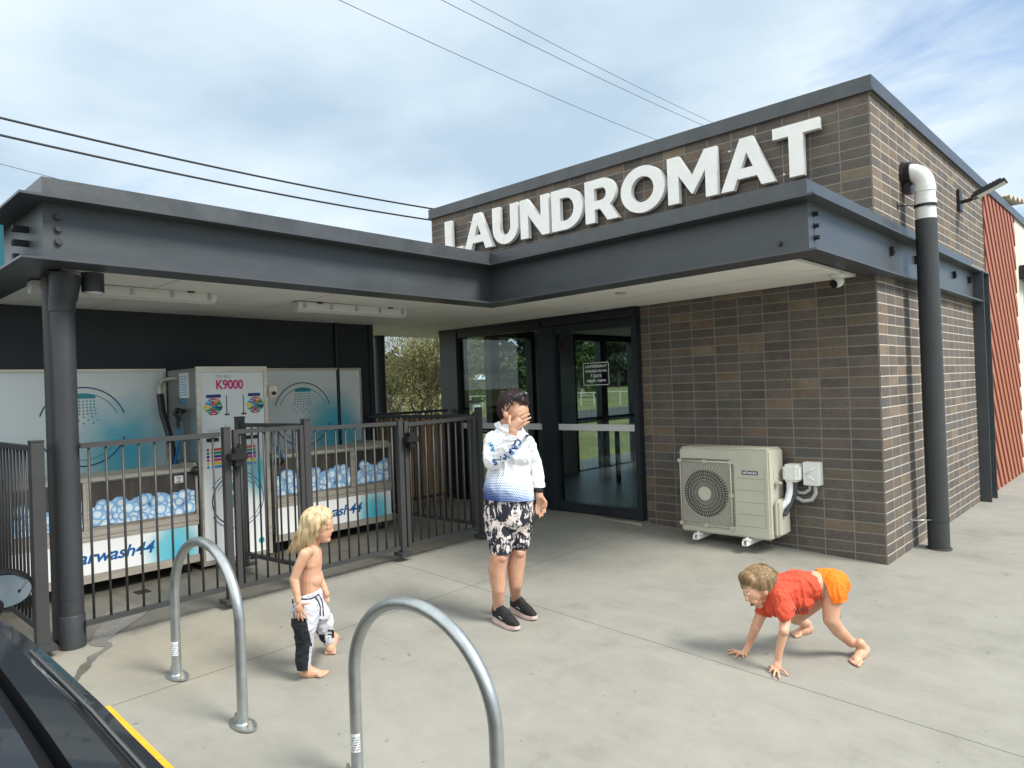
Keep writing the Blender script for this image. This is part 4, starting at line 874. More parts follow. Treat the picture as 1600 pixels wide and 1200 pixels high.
def dial(cy, cz, R_):
    mb = MB(); cols = [2, 3, 2, 1, 0, 5, 4, 4]   # starting right, counter-clockwise
    o, rt, up, nn = fr; segs = [(-22, 0, 3), (0, 45, 2), (45, 78, 1), (78, 108, 0), (108, 157, 5), (157, 180, 4), (180, 203, 4), (203, 247, 2), (247, 292, 8), (292, 338, 2)]
    for a0, a1, c in segs:
        ks = [a0, a1] if not any(a0 < q < a1 for q in range(22, 360, 45)) else [a0] + [q for q in [x_ + .5 for x_ in range(22, 360, 45)] if a0 < q < a1] + [a1]
        def pt(a):
            q = (a - 22.5) % 45 - 22.5; rr = R_ * math.cos(math.radians(22.5)) / math.cos(math.radians(((a) % 45) - 22.5)); return (cy + rr * math.cos(math.radians(a)), cz + rr * math.sin(math.radians(a)))
        P = [(cy, cz)] + [pt(a) for a in ks]; mb.add([o + rt * a + up * b + nn * .002 for a, b in P], [tuple(range(len(P)))], c)
    disc(mb, fr, cy, cz, R_ * .18, .003, 12, 5)
    for a in (10, 60, 92, 132, 170, 192, 225, 270, 315): mb.add([o + rt * (cy + R_ * .68 * math.cos(math.radians(a)) + s_ * .017) + up * (cz + R_ * .68 * math.sin(math.radians(a)) + u_ * .003) + nn * .003 for s_, u_ in ((-1, -1), (1, -1), (1, 1), (-1, 1))], [(0, 1, 2, 3)], 7)
    mb.build('selector_dial', PRC + [MAG], fp, fix=False)
dial(2.715, 1.532, .084); dial(3.10, 1.534, .084)
mb = MB(); xpl(mb, cx + .004, 2.655, 2.785, 1.612, 1.640, .003); xpl(mb, cx + .004, 3.035, 3.150, 1.615, 1.643, .003); mb.build('display', PRC[3], fp)
mb = MB()
for y_ in (2.835, 2.99):
    xpl(mb, cx + .004, y_ - .003, y_ + .003, 1.47, 1.63, .003); xpl(mb, cx + .006, y_ - .022, y_ + .022, 1.455, 1.468, .004)
mb.build('gauge', BLK, fp)
mb = MB(); arcband(mb, fr, 2.82, 1.36, .011, .003, 0, 360, .002, 16); disc(mb, fr, 3.03, 1.362, .010, .003)
text(mb, "Test Wash", at(2.655, 1.318), .026, d1=.002); text(mb, "for one side", at(2.655, 1.293), .022, d1=.002); mb.build('fine_print', PRC[6], fp, fix=False)
for ua, ub in ((2.645, 2.75), (2.98, 3.12)):
    mb = MB(); xpl(mb, cx + .012, ua, ub, 1.23, 1.262, .010); mb.build('coin_slot', BLK, fp)
mb = MB(); xpl(mb, cx + .004, 2.80, 2.86, 1.215, 1.285, .003, 4); xpl(mb, cx + .004, 2.93, 2.965, 1.225, 1.285, .003, 4)
for i, c in enumerate((0, 2, 3, 8, 4, 5)):
    z_ = 1.160 - i * .030; disc(mb, fr, 2.655, z_, .0125, .0025, 14, c); xpl(mb, cx + .003, 2.685, 2.80, z_ - .011, z_ + .011, .002, c); xpl(mb, cx + .003, 2.93, 3.09, z_ - .011, z_ + .011, .002, c)
mb.build('option_buttons', PRC + [MAG], fp, fix=False)
mb = MB()
for r, t_, a0, a1 in ((.255, .007, -150, 150), (.225, .010, 120, 240), (.225, .005, -60, 60), (.195, .005, 30, 150)): arcband(mb, fr, 2.90, .70, r, t_, a0, a1, .0022)
mb.build('printed_arc', NAVY, fp, fix=False)
mb = MB(); disc(mb, fr, 2.86, .82, .035, .0024, 18); disc(mb, fr, 2.87, .69, .055, .0024, 18); disc(mb, fr, 3.12, .30, .028, .0024, 10); mb.build('printed_dots', TEAL, fp, fix=False)
mb = MB(); text(mb, "WWW", at(2.64, .285), .03, d1=.002, bold=.001) if 0 else None
# hoses and fittings on the cabinet flank
mb = MB(); mb.box(-6.50, -6.30, 2.571, 2.5745, 1.62, 1.84); n_ = mb.build('instruction_notice', PW, ws_)
mb = MB()
for i in range(8): mb.box(-6.485, -6.315 - .02 * (i % 3), 2.569, 2.5705, 1.645 + i * .023, 1.651 + i * .023)
mb.build('printed_lines', PRC[5], n_)
mb = MB(); mb.tube([(-6.52, 2.565, 1.80), (-6.58, 2.54, 1.80), (-6.66, 2.50, 1.79), (-6.70, 2.48, 1.74), (-6.70, 2.48, 1.66)], .021, 14); mb.build('spout', STAIN, ws_)
mb = MB(); mb.tube([(-6.70, 2.48, 1.66), (-6.66, 2.48, 1.50), (-6.55, 2.49, 1.30), (-6.50, 2.50, 1.12), (-6.50, 2.50, 1.02)], .030, 14); mb.build('dryer_hose', BLK, ws_)
mb = MB(); mb.tube([(-6.42, 2.52, 1.36), (-6.41, 2.52, 1.25), (-6.45, 2.51, 1.12), (-6.48, 2.50, 1.02)], .012, 10); mb.build('water_hose', mat("blue_hose", (.01, .16, .42), .35), ws_)
mb = MB(); mb.tube([(-6.42, 2.52, 1.36), (-6.42, 2.52, 1.44), (-6.43, 2.50, 1.50)], [.014, .016, .02], 10); mb.cyl((-6.42, 2.57, 1.50), (-6.42, 2.50, 1.52), .022, 12); mb.cyl((-6.38, 2.53, 1.52), (-6.37, 2.52, 1.42), .010, 8); mb.build('spray_gun', BLK, ws_)
mb = MB(); mb.cyl((-6.42, 2.5745, 1.585), (-6.42, 2.56, 1.585), .022, 14); mb.build('round_sticker', PRC[5], ws_)
mb = MB(); mb.tube([(-6.12, 3.25, 1.17), (-6.10, 3.29, 1.10), (-6.09, 3.33, 1.03)], .012, 8); mb.build('water_hose', mat("blue_hose_b", (.01, .16, .42), .35), ws_)
mb = MB(); mb.box(cx - .03, cx + .05, 3.222, 3.30, 1.60, 1.70); mb.build('lock_box', STAIN, ws_, bevel=.006); mb = MB(); mb.cyl((cx + .05, 3.26, 1.635), (cx + .068, 3.26, 1.635), .018, 12); mb.build('padlock', BLK, ws_)
# floor drain
mb = MB(); p = onG(222, 925)
for i in range(4): mb.box(p.x - .05 + i * .03, p.x - .035 + i * .03, p.y - .05, p.y + .05, p.z + .002, p.z + .006)
tag(mb.build('floor_drain', BLK), 'small dark slotted drain in the floor of the wash pen', 'drain')

# ================================================================ hoop bicycle stands
def hoop(cx_, cy_, w, h, label):
    z0 = g(cx_, cy_); t = thing('bicycle_stand', label, 'bicycle stand', 'galvanised hoop bicycle stands', (cx_, cy_, z0))
    pts = []; r = w / 2; ry = h * .44
    for i in range(13): pts.append((cx_ - r, cy_, g(cx_ - r, cy_) + (z0 + h - ry - g(cx_ - r, cy_)) * i / 12))
    for i in range(1, 32): a = math.pi - math.pi * i / 32; pts.append((cx_ + r * math.cos(a), cy_, z0 + h - ry + ry * math.sin(a)))
    for i in range(13): pts.append((cx_ + r, cy_, z0 + h - ry + (g(cx_ + r, cy_) - z0 - h + ry) * i / 12))
    mb = MB(); mb.tube(pts, .0248, 24); mb.build('hoop', GALV, t)
    for sg_ in (-1, 1):
        x = cx_ + sg_ * r; z = g(x, cy_); mb = MB(); n = 28; a_, b_ = .098, .050
        mb.add([(x + a_ * math.cos(2 * math.pi * i / n), cy_ + b_ * math.sin(2 * math.pi * i / n), z + .001) for i in range(n)] + [(x + a_ * math.cos(2 * math.pi * i / n), cy_ + b_ * math.sin(2 * math.pi * i / n), z + .011) for i in range(n)], [tuple(range(n, 2 * n))] + [(i, (i + 1) % n, (i + 1) % n + n, i + n) for i in range(n)])
        mb.tube([(x, cy_, z + .011), (x, cy_, z + .018)], [.034, .028], 24)
        fl = mb.build('foot_plate', GALV, t)
        for s2 in (-1, 1):
            xb = x + s2 * .068; mb = MB(); mb.cyl((xb, cy_, z + .011), (xb, cy_, z + .014), .016, 14); mb.cyl((xb, cy_, z + .014), (xb, cy_, z + .026), .012, 6); mb.cyl((xb, cy_, z + .026), (xb, cy_, z + .040), .008, 10); mb.build('bolt', STAIN, fl)
    x = cx_ - r; mb = MB(); n = 8; v = []
    for i in range(n + 1):
        a = math.radians(-75 + 100 * i / n); a -= math.radians(25)
        for zz in (.12, .195): v.append((x + .0256 * math.cos(a), cy_ + .0256 * math.sin(a), g(x, cy_) + zz))
    mb.add(v, [(2 * i, 2 * i + 2, 2 * i + 3, 2 * i + 1) for i in range(n)]); s_ = mb.build('sticker', PW, t, fix=False)
    mb = MB()
    for k_ in range(6):
        for i in range(1, n):
            if (i * 5 + k_ * 3) % 4 == 0: continue
            a = math.radians(-75 + 100 * i / n) - math.radians(25); a2 = a + .14; z = g(x, cy_) + .128 + k_ * .010
            mb.add([(x + .0259 * math.cos(q), cy_ + .0259 * math.sin(q), zz) for q, zz in ((a, z), (a2, z), (a2, z + .004), (a, z + .004))], [(0, 1, 2, 3)])
    mb.build('small_print', BLK, s_, fix=False)
hoop(-3.656, 1.535, .77, .80, 'galvanised steel hoop bicycle stand beside the blond child, whole in view')
hoop(-2.10, 1.655, .82, .81, 'nearest galvanised hoop bicycle stand, cut off by the bottom of the frame')

# ================================================================ parked car (foreground)
CARP = mat("dark_blue_grey_car_paint", (.020, .026, .034), .22, coat=1.0, spec=.6)
CARG = mat("car_window_glass", (.005, .010, .011), .06, spec=.22)
RUB = mat("black_rubber_trim", (.004, .004, .005), .6, spec=.2)
CHR = mat("car_grey_trim", (.16, .16, .15), .25, metal=.7)
yaw = .05; O_ = Vector((0, -.425, -.05)); fwd = Vector((-math.cos(yaw), math.sin(yaw), 0)); lat = Vector((math.sin(yaw), math.cos(yaw), 0))
def K(x, y, z): return O_ + fwd * x + lat * y + Vector((0, 0, z))
car = thing('parked_car', 'dark blue grey car parked in the left foreground with its roof and mirror showing', 'car', loc=(1, -.42, -.05))
# stations along the body: x, half width at sill/shoulder, belt height, roof half width, roof height
ST = [(-1.15, .74, .77, .70, .92), (-1.05, .82, .88, .62, 1.08), (-.75, .86, .905, .59, 1.24), (-.3, .875, .915, .63, 1.300), (.4, .875, .922, .645, 1.318), (1.1, .872, .923, .645, 1.318), (1.7, .868, .922, .63, 1.300), (2.05, .866, .918, .60, 1.262), (2.85, .850, .895, .64, .935), (3.4, .83, .83, .62, .86), (3.75, .75, .70, .56, .73)]
def sect(s):
    x, w, b, r, h = s; w += .026; b += .020; r -= .036; L_ = [(0, h + .022), (r * .45, h + .018), (r * .8, h + .006), (r - .056, h - .003), (r - .054, h - .026), (r - .036, h - .026), (r - .033, h - .006), (r + .006, h - .016), (r + .014, h - .036)]
    L_ += [((r + .017) + (w - .060 - r - .017) * k_ ** 1.0, (h - .044) + (b - h + .044) * k_) for k_ in (.0, .35, .7, 1.0)]
    L_ += [(w - .016, b - .012), (w, b - .05), (w + .004, b - .16), (w - .004, b - .32), (w + .002, .50), (w - .01, .34), (w - .05, .22), (w - .12, .18)]
    return L_
secs = [sect(s) for s in ST]; nL = len(secs[0])
body = MB(); V = []; 
def smooth_interp(k_):
    i = min(int(k_), len(ST) - 2); f = k_ - i
    def cr_(a, b, c, d): return b + .5 * f * (c - a + f * (2 * a - 5 * b + 4 * c - d + f * (3 * (b - c) + d - a)))
    q = [ST[max(i - 1, 0)], ST[i], ST[i + 1], ST[min(i + 2, len(ST) - 1)]]
    return tuple(cr_(*[p[j] for p in q]) if j else cr_(*[p[0] for p in q]) for j in range(5))
NS = 60; rows = [sect(smooth_interp(k_ * (len(ST) - 1) / NS)) for k_ in range(NS + 1)]; xs_ = [smooth_interp(k_ * (len(ST) - 1) / NS)[0] for k_ in range(NS + 1)]
cab = lambda x: -1.0 < x < 2.75
for sgn in (1, -1):
    o = [[K(xs_[i], sgn * y, z) for (y, z) in rows[i]] for i in range(NS + 1)]
    flat = [p for r_ in o for p in r_]
    for i in range(NS):
        for j in range(nL - 1):
            x = (xs_[i] + xs_[i + 1]) / 2; m_ = 0
            if j in (3, 4, 5, 8): m_ = 2                       # roof ditch
            if 8 <= j <= 11 and -.9 < x < 2.3: m_ = 1 if j > 10 else 2
            if 8 <= j <= 11 and any(abs(x - q) < .045 for q in (1.30, .30, -.62)): m_ = 2
            if j <= 8 and x > 2.08 and x < 2.86: m_ = 1
            if j == 12: m_ = 0
            if j >= nL - 3: m_ = 2
            f = (i * nL + j, i * nL + j + 1, (i + 1) * nL + j + 1, (i + 1) * nL + j)
            body.add([flat[q] for q in f], [(0, 1, 2, 3) if sgn > 0 else (3, 2, 1, 0)], m_, True)
    for i_ in (0, NS):
        body.add([K(xs_[i_], sgn * y, z) for y, z in rows[i_]] + [K(xs_[i_], 0, .18)], [tuple(range(nL + 1))], 0)
bo = body.build('body', [CARP, CARG, RUB], car, ang=35)
for sgn in (1, -1):
    mb = MB(); mb.tube([K(x, sgn * (w - .026), b + .021) for x, w, b, r, h in [smooth_interp(k_ / 12 * 6 + 1.6) for k_ in range(13)]], .0055, 8); mb.build('waist_trim', CHR, car)
    for xh in (1.42, .42):
        mb = MB(); mb.tube([K(xh, sgn * .925, .83), K(xh - .02, sgn * .955, .835), K(xh - .10, sgn * .965, .84), K(xh - .18, sgn * .955, .842), K(xh - .20, sgn * .925, .842)], [.012, .015, .016, .015, .012], 10); mb.build('door_handle', CARP, car)
    for xw in (-.35, 2.6):
        mb = MB(); c_ = K(xw, sgn * .78, .30); ax = lat * sgn
        def rg(r, o_): return [c_ + ax * o_ + (fwd * math.cos(a) + Vector((0, 0, 1)) * math.sin(a)) * r for a in [2 * math.pi * i / 36 for i in range(36)]]
        prof = [(.19, .06), (.28, .085), (.31, .07), (.315, 0), (.31, -.09), (.2, -.1)]; v = [p for r, o2 in prof for p in rg(r, o2)]
        mb.add(v, [(i * 36 + j, i * 36 + (j + 1) % 36, (i + 1) * 36 + (j + 1) % 36, (i + 1) * 36 + j) for i in range(5) for j in range(36)], 0, True); wh = mb.build('wheel', RUB, car)
        mb = MB(); v = rg(.19, .06) + rg(.17, .03); mb.add(v, [(j, (j + 1) % 36, (j + 1) % 36 + 36, j + 36) for j in range(36)], 0, True)
        for k_ in range(5):
            a = 2 * math.pi * k_ / 5; d_ = fwd * math.cos(a) + Vector((0, 0, 1)) * math.sin(a); e_ = ax.cross(d_)
            mb.add([c_ + ax * .05 + d_ * r + e_ * s_ for r, s_ in ((.0, .03), (.18, .022), (.18, -.022), (0, -.03))], [(0, 1, 2, 3)])
        mb.build('rim', CHR, wh, fix=False)
# mirrors: the right one shows at the frame edge
for sgn in (1, -1):
    mc = K(3.08, sgn * .838, 1.010); mb = MB(); Mr = Matrix((fwd, lat * sgn, Vector((0, 0, 1)))).transposed()
    mb.ell(mc, (.065, .098, .070), nu=28, nv=16, M=Mr)
    mb.v = [tuple(Vector(p) + fwd * max(0, -.030 - (Vector(p) - mc).dot(fwd))) for p in mb.v]
    mm = mb.build('mirror', RUB, car)
    tl = (lat * sgn + fwd * -.13).normalized(); ring_ = [mc - fwd * .045 + (tl * math.cos(a) * .083 + (Vector((0, 0, 1)) + fwd * .03) * math.sin(a) * .056) for a in [2 * math.pi * i / 40 for i in range(40)]]
    mb = MB(); mb.add(ring_, [tuple(range(40))]); mb.build('mirror_glass', mat("mirror_silver", (.48, .50, .50), .03, metal=1.0), mm, fix=False)
    mb = MB(); mb.tube([K(2.98, sgn * .78, .93), mc + Vector((0, 0, -.03))], [.03, .025], 10); mb.build('mirror_arm', RUB, mm)
    hb = MB(); hb.ell(K(3.70, sgn * .52, .62), (.12, .2, .08), nu=20, nv=10); hb.build('headlight', CHR, car)

# ================================================================ overhead cables
def cable(y0, z0, y1, z1, x, r, sag, label, grp):
    mb = MB(); pts = []; ya, yb = y0 - 22, y1 + 20
    for i in range(61):
        y = ya + (yb - ya) * i / 60; k_ = (y - y0) / (y1 - y0); s_ = -sag * 4 * k_ * (1 - k_); pts.append((x, y, z0 + (z1 - z0) * k_ + s_))
    mb.tube(pts, r, 6); tag(mb.build('power_cable', mat('cable_' + str(int(r * 1e5)) + label[:3], (.012, .012, .014), .5)), label, 'cable', grp)
def cab2(p, q, r, sag, X, label, grp):
    a = CAM + ray(*p) * (X / ray(*p).x); b = CAM + ray(*q) * (X / ray(*q).x); cable(a.y, a.z, b.y, b.z, X, r, sag, label, grp)
cab2((0, 184), (674, 326), .024, .10, -15.9, 'upper of the two thick black cables running to the parapet corner', 'overhead cables')
cab2((0, 211), (674, 344), .024, .10, -15.95, 'lower of the two thick black cables running to the parapet corner', 'overhead cables')
cab2((530, 0), (1025, 218), .009, .10, -15.4, 'lowest of the three thin wires crossing the sky above the parapet', 'overhead cables')
cab2((690, 0), (1092, 193), .009, .08, -14.6, 'middle of the three thin wires crossing the sky above the parapet', 'overhead cables')
cab2((735, 0), (1110, 190), .008, .08, -14.2, 'topmost of the three thin wires crossing the sky above the parapet', 'overhead cables')
cab2((0, 256), (160, 298), .006, .0, -18, 'faint thin wire above the left canopy corner', 'overhead cables')

# ================================================================ vegetation and far things
BARK = mat("grey_bark", (.17, .14, .11), .9, var=.3, vs=8, bump=.5, bs=30)
def leafm(name, c, c2):
    m = mat(name, c, .6, col2=c2, var=.3, vs=1.3); return m
LF1 = leafm("weeping_leaf", (.10, .115, .030), (.26, .25, .09)); LF2 = leafm("gum_leaf", (.014, .026, .010), (.045, .062, .026)); LF3 = leafm("shrub_leaf", (.03, .07, .012), (.09, .14, .03))
def leaf_cloud(mb, rnd, c, R_, n, s, droop=0, asp=3.0):
    for _ in range(n):
        d = Vector((rnd.gauss(0, 1), rnd.gauss(0, 1), rnd.gauss(0, 1))); d = d.normalized() * (rnd.random() ** .45)
        p = Vector(c) + Vector((d.x * R_[0], d.y * R_[1], d.z * R_[2])); a = Vector((rnd.gauss(0, 1), rnd.gauss(0, 1), rnd.gauss(0, .6) - droop)).normalized(); b = a.cross(Vector((rnd.gauss(0, 1), rnd.gauss(0, 1), rnd.gauss(0, 1)))).normalized()
        k_ = s * rnd.uniform(.6, 1.4); a *= k_; b *= k_ / asp
        mb.add([p - a, p + b, p + a, p - b], [(0, 1, 2, 3)])
# near weeping tree between the wall end and the shop
tp = CAM + ray(662, 648) * 15.5; tb = Vector((tp.x, tp.y, .1))
nt_ = thing('weeping_tree', 'many stemmed weeping tree growing behind the rear fence', 'tree', loc=tuple(tb))
rnd = random.Random(5); tr = MB(); lv = MB(); ends = []
def branch(p, d, ln, r, lvl):
    pts = [p]; rs = [r]; q = Vector(p); dd = Vector(d).normalized(); n = 6
    for i in range(n):
        dd = (dd + Vector((rnd.gauss(0, .13), rnd.gauss(0, .13), rnd.gauss(.03, .08)))).normalized(); q = q + dd * ln / n; pts.append(q.copy()); rs.append(r * (1 - .55 * (i + 1) / n))
    tr.tube(pts, rs, 7, caps=False)
    if lvl < 3:
        for k_ in range(4 if lvl else 3):
            i = rnd.randint(2, 6); e = (dd + Vector((rnd.gauss(0, .65), rnd.gauss(0, .65), rnd.uniform(-.1, .5)))).normalized(); branch(pts[i], e, ln * rnd.uniform(.5, .75), rs[i] * .6, lvl + 1)
    if lvl >= 1: ends.extend(pts[3:])
for a in (-2.4, -1.5, -.6, .2, 1.1, 2.0, 2.9): branch(tb + Vector((.12 * math.cos(a), .12 * math.sin(a), 0)), Vector((math.cos(a) * .55, math.sin(a) * .55, 1)), 1.75, .075, 0)
vd = ray(662, 600).normalized(); side = Vector((.73, .685, 0))
branch(tb, side * -1 + Vector((0, 0, .35)), 2.4, .09, 1); branch(tb + side * -.2, side * -1 + Vector((0, 0, .75)), 2.0, .08, 0)
for e in ends:
    if e.z > 4.0: continue
    leaf_cloud(lv, rnd, e + Vector((0, 0, -.1)), (.36, .36, .42), 17, .038, 1.2, 5)
tr.build('trunk', BARK, nt_, fix=False); lv.build('crown', LF1, nt_, fix=False)
def tree_mesh(seed, h, w, n, s):
    rnd = random.Random(seed); lv = MB(); tr = MB(); tr.tube([(0, 0, -.3), (.1, 0, h * .3), (.0, .1, h * .62), (.1, .1, h * .85)], [h * .022, h * .018, h * .012, h * .004], 8, caps=False)
    for k_ in range(9):
        a = rnd.uniform(0, 6.28); z = h * rnd.uniform(.25, .7); e = Vector((math.cos(a) * w * .33, math.sin(a) * w * .33, z + h * rnd.uniform(.08, .22))); tr.tube([(0, 0, z), tuple(Vector((0, 0, z)).lerp(e, .5) + Vector((0, 0, .2))), tuple(e)], [h * .009, h * .006, h * .003], 6, caps=False)
    for k_ in range(26):
        a = rnd.uniform(0, 6.28); r = w * .5 * math.sqrt(rnd.random()) * .85; z = h * rnd.uniform(.12, .96); r *= (1.15 - .55 * z / h); c = (math.cos(a) * r, math.sin(a) * r, z); q = rnd.uniform(.10, .19) * w
        leaf_cloud(lv, rnd, c, (q, q, q * .8), n, s, .3, 1.7)
    return tr, lv
protos = []
for sd_, h_, w_ in ((1, 14, 10), (2, 12, 11), (3, 16, 9), (4, 6, 6)):
    tr_, lv_ = tree_mesh(sd_, h_, w_, 420 if sd_ < 4 else 260, .42 if sd_ < 4 else .2); protos.append((tr_, lv_, h_))
KIND = ['broad dark gum tree', 'bushy low spreading gum tree', 'tall narrow gum tree', 'light green garden tree']
made = {}
def plant(pi, px, d, scale, label, grp='trees beyond the field'):
    dr_ = ray(px, 600); dr_.z = 0; p = dr_ * d; p.z = hgt(p.x, p.y) - .1; rt = thing('gum_tree' if pi < 3 else 'garden_tree', label, 'tree', grp, tuple(p))
    rz = (px * 37 % 628) / 100
    if pi not in made:
        tr_, lv_, _ = protos[pi]; a = tr_.build('trunk', BARK, fix=False); b = lv_.build('crown', LF2 if pi < 3 else LF3, fix=False); made[pi] = (a, b); new = (a, b)
    else:
        new = tuple(o.copy() for o in made[pi]); [COL.objects.link(o) for o in new]
    rt.rotation_euler = (0, 0, rz); rt.scale = (scale,) * 3
    for o in new: o.parent = rt
ORD = ['first', 'second', 'third', 'fourth', 'fifth', 'sixth', 'seventh', 'eighth', 'ninth', 'tenth', 'eleventh', 'twelfth', 'thirteenth', 'fourteenth', 'fifteenth', 'sixteenth', 'seventeenth', 'eighteenth', 'nineteenth', 'twentieth']
spots = sorted([(2, 702, 150, .95), (1, 728, 150, 1.0), (0, 742, 140, 1.0), (2, 758, 155, .85), (0, 778, 145, .92), (1, 793, 150, .8), (0, 815, 150, 1.05), (2, 832, 150, 1.1), (1, 862, 150, 1.1), (0, 890, 140, 1.1), (2, 910, 150, 1.05), (1, 928, 140, 1.2), (0, 948, 140, 1.15), (2, 966, 140, 1.2), (0, 986, 150, 1.2), (1, 640, 160, .7), (0, 608, 165, .7), (0, 672, 160, .8)], key=lambda q: q[1])
for i, (pi, px, d, s_) in enumerate(spots):
    plant(pi, px, d, s_, '%s, %s from the left in the far row across the field' % (KIND[pi], ORD[i]))
wd_ = MB(); rnd = random.Random(99)
for i in range(200):
    px = rnd.uniform(520, 1060); d = rnd.uniform(165, 200); q = ray(px, 600) * d; hh = rnd.uniform(3, 11); leaf_cloud(wd_, rnd, (q.x, q.y, hgt(q.x, q.y) + hh * .5), (4.5, 4.5, hh * .6), 90, .9, .2, 1.6)
tag(wd_.build('woodland', LF2, fix=False), 'dark mass of distant woodland beyond the field', 'woodland', kind='stuff')
plant(3, 722, 70, .8, 'light green garden tree left of the small far house'); plant(3, 806, 75, .75, 'light green garden tree right of the small far house'); plant(3, 782, 80, .6, 'small light green shrub beside the far house', 'trees beyond the field'); plant(3, 905, 70, .9, 'light green garden tree showing low in the sliding door glass')
# far house
hp = ray(745, 600) * 105; hp.z = hgt(hp.x, hp.y)
hs_ = thing('far_house', 'small pale roofed grey house across the field seen through the entrance', 'house', loc=tuple(hp))
hd = Vector((.69, .72, 0)).normalized(); hn = Vector((.72, -.69, 0)).normalized()
def HB(name, a0, a1, b0, b1, z0, z1, m):
    mb = MB(); M_ = Matrix((hd, -hn, Vector((0, 0, 1)))).transposed().to_4x4(); M_.translation = hp; mb.box(a0, a1, b0, b1, z0, z1, M=M_); return mb.build(name, m, hs_)
HG = mat("house_weatherboard", (.10, .13, .15), .7)
HB('wall', -1.0, 1.6, -1, 4, 0, 2.3, HG); mb = MB(); M_ = Matrix((hd, -hn, Vector((0, 0, 1)))).transposed().to_4x4(); M_.translation = hp
v = [M_ @ Vector(q) for q in ((-2.0, -1.8, 2.3), (2.2, -1.8, 2.3), (2.2, 4.5, 2.3), (-2.0, 4.5, 2.3), (-.6, .6, 3.1), (.9, .6, 3.1))]
mb.add(v, [(0, 1, 5, 4), (1, 2, 5), (2, 3, 4, 5), (3, 0, 4), (3, 2, 1, 0)]); mb.build('roof', PW, hs_)
for a in (-1.85, 2.05): HB('veranda_post', a - .06, a + .06, -1.7, -1.58, 0, 2.3, PW)
# field fence, letterbox
ff = thing('field_fence', 'thin pale post and rail fence across the field behind the glass', 'fence', loc=(-35, 30, .3)); FP = mat("pale_fence_rail", (.45, .45, .40), .8)
fa, fb = ray(560, 600) * 52, ray(1010, 600) * 46
for i in range(25):
    p = fa.lerp(fb, i / 24); mb = MB(); z = hgt(p.x, p.y); mb.cyl((p.x, p.y, z), (p.x, p.y, z + .9), .05, 6); mb.build('post', FP, ff)
mb = MB(); pts = [fa.lerp(fb, i / 24) for i in range(25)]; mb.tube([(p.x, p.y, hgt(p.x, p.y) + .86) for p in pts], .035, 6); mb.build('rail', FP, ff)
lp = ray(738, 600) * 16.5; lp.z = hgt(lp.x, lp.y); lt = thing('letterbox', 'white letterbox with dark cap on a thin post seen left in the entrance glass', 'letterbox', loc=tuple(lp))
mb = MB(); mb.cyl(lp, lp + Vector((0, 0, .95)), .03, 8); mb.build('post', BLK, lt); mb = MB(); mb.cbox(lp + Vector((0, 0, 1.08)), (.26, .26, .20)); mb.build('box', PW, lt, bevel=.01); mb = MB(); mb.cbox(lp + Vector((0, 0, 1.21)), (.36, .36, .05)); mb.build('cap', BLK, lt)
mb = MB(); lq = ray(700, 600) * 18; lq.z = .1; mb.box(lq.x - .35, lq.x + .35, lq.y - .3, lq.y + .3, .1, .85); mb.box(lq.x - .37, lq.x + .37, lq.y - .32, lq.y + .32, .85, .93); tag(mb.build('utility_cabinet', PW), 'low white utility cabinet on the verge behind the timber fence', 'cabinet')
# ================================================================ people
def blob(name, prims, voxel, mats, parent, smooth=3, disp=None, sub=0):
    mb = MB()
    for p in prims:
        k = p[0]
        if k == 'c':      # tapered capsule p0,p1,r0,r1[,flat,side]
            a, b, r0, r1 = Vector(p[1]), Vector(p[2]), p[3], p[4]; fl = p[5] if len(p) > 5 else 1.0; sd_ = p[6] if len(p) > 6 else None
            d = (b - a); L_ = max(d.length, 1e-5); d = d / L_; pts = []; rs = []
            for i in range(5): q = math.radians(-85 + i * 21.25 + 0); pts.append(a + d * (r0 * math.sin(q))); rs.append(max(r0 * math.cos(q), r0 * .06))
            for i in range(5): q = math.radians(i * 21.25); pts.append(b + d * (r1 * math.sin(q))); rs.append(max(r1 * math.cos(q), r1 * .06))
            mb.tube(pts, rs, 16, k=fl, side=sd_)
        elif k == 'e':
            mb.ell(p[1], p[2], nu=20, nv=12, M=p[3] if len(p) > 3 else None)
    me = bpy.data.meshes.new(name); me.from_pydata(mb.v, [], mb.f); me.update()
    bm = bmesh.new(); bm.from_mesh(me); bmesh.ops.remove_doubles(bm, verts=bm.verts, dist=1e-6); bmesh.ops.recalc_face_normals(bm, faces=bm.faces); bm.to_mesh(me); bm.free()
    o = bpy.data.objects.new(name, me); COL.objects.link(o)
    r = o.modifiers.new('r', 'REMESH'); r.mode = 'VOXEL'; r.voxel_size = voxel; r.use_smooth_shade = True
    s = o.modifiers.new('s', 'SMOOTH'); s.factor = .5; s.iterations = smooth
    dg = bpy.context.evaluated_depsgraph_get(); dg.update(); m2 = bpy.data.meshes.new_from_object(o.evaluated_get(dg)); o.modifiers.clear(); o.data = m2; m2.name = name
    if disp:
        nr = [v.normal.copy() for v in m2.vertices]
        for v, n_ in zip(m2.vertices, nr):
            q = disp(v.co, n_); v.co += n_ * q
    mats = mats if isinstance(mats, (list, tuple)) else [mats]
    m2.materials.clear()
    for m in mats: m2.materials.append(m)
    m2.polygons.foreach_set('use_smooth', [True] * len(m2.polygons)); m2.update()
    if parent: o.parent = parent; o.matrix_parent_inverse = Matrix.Translation(-parent.location)
    return o
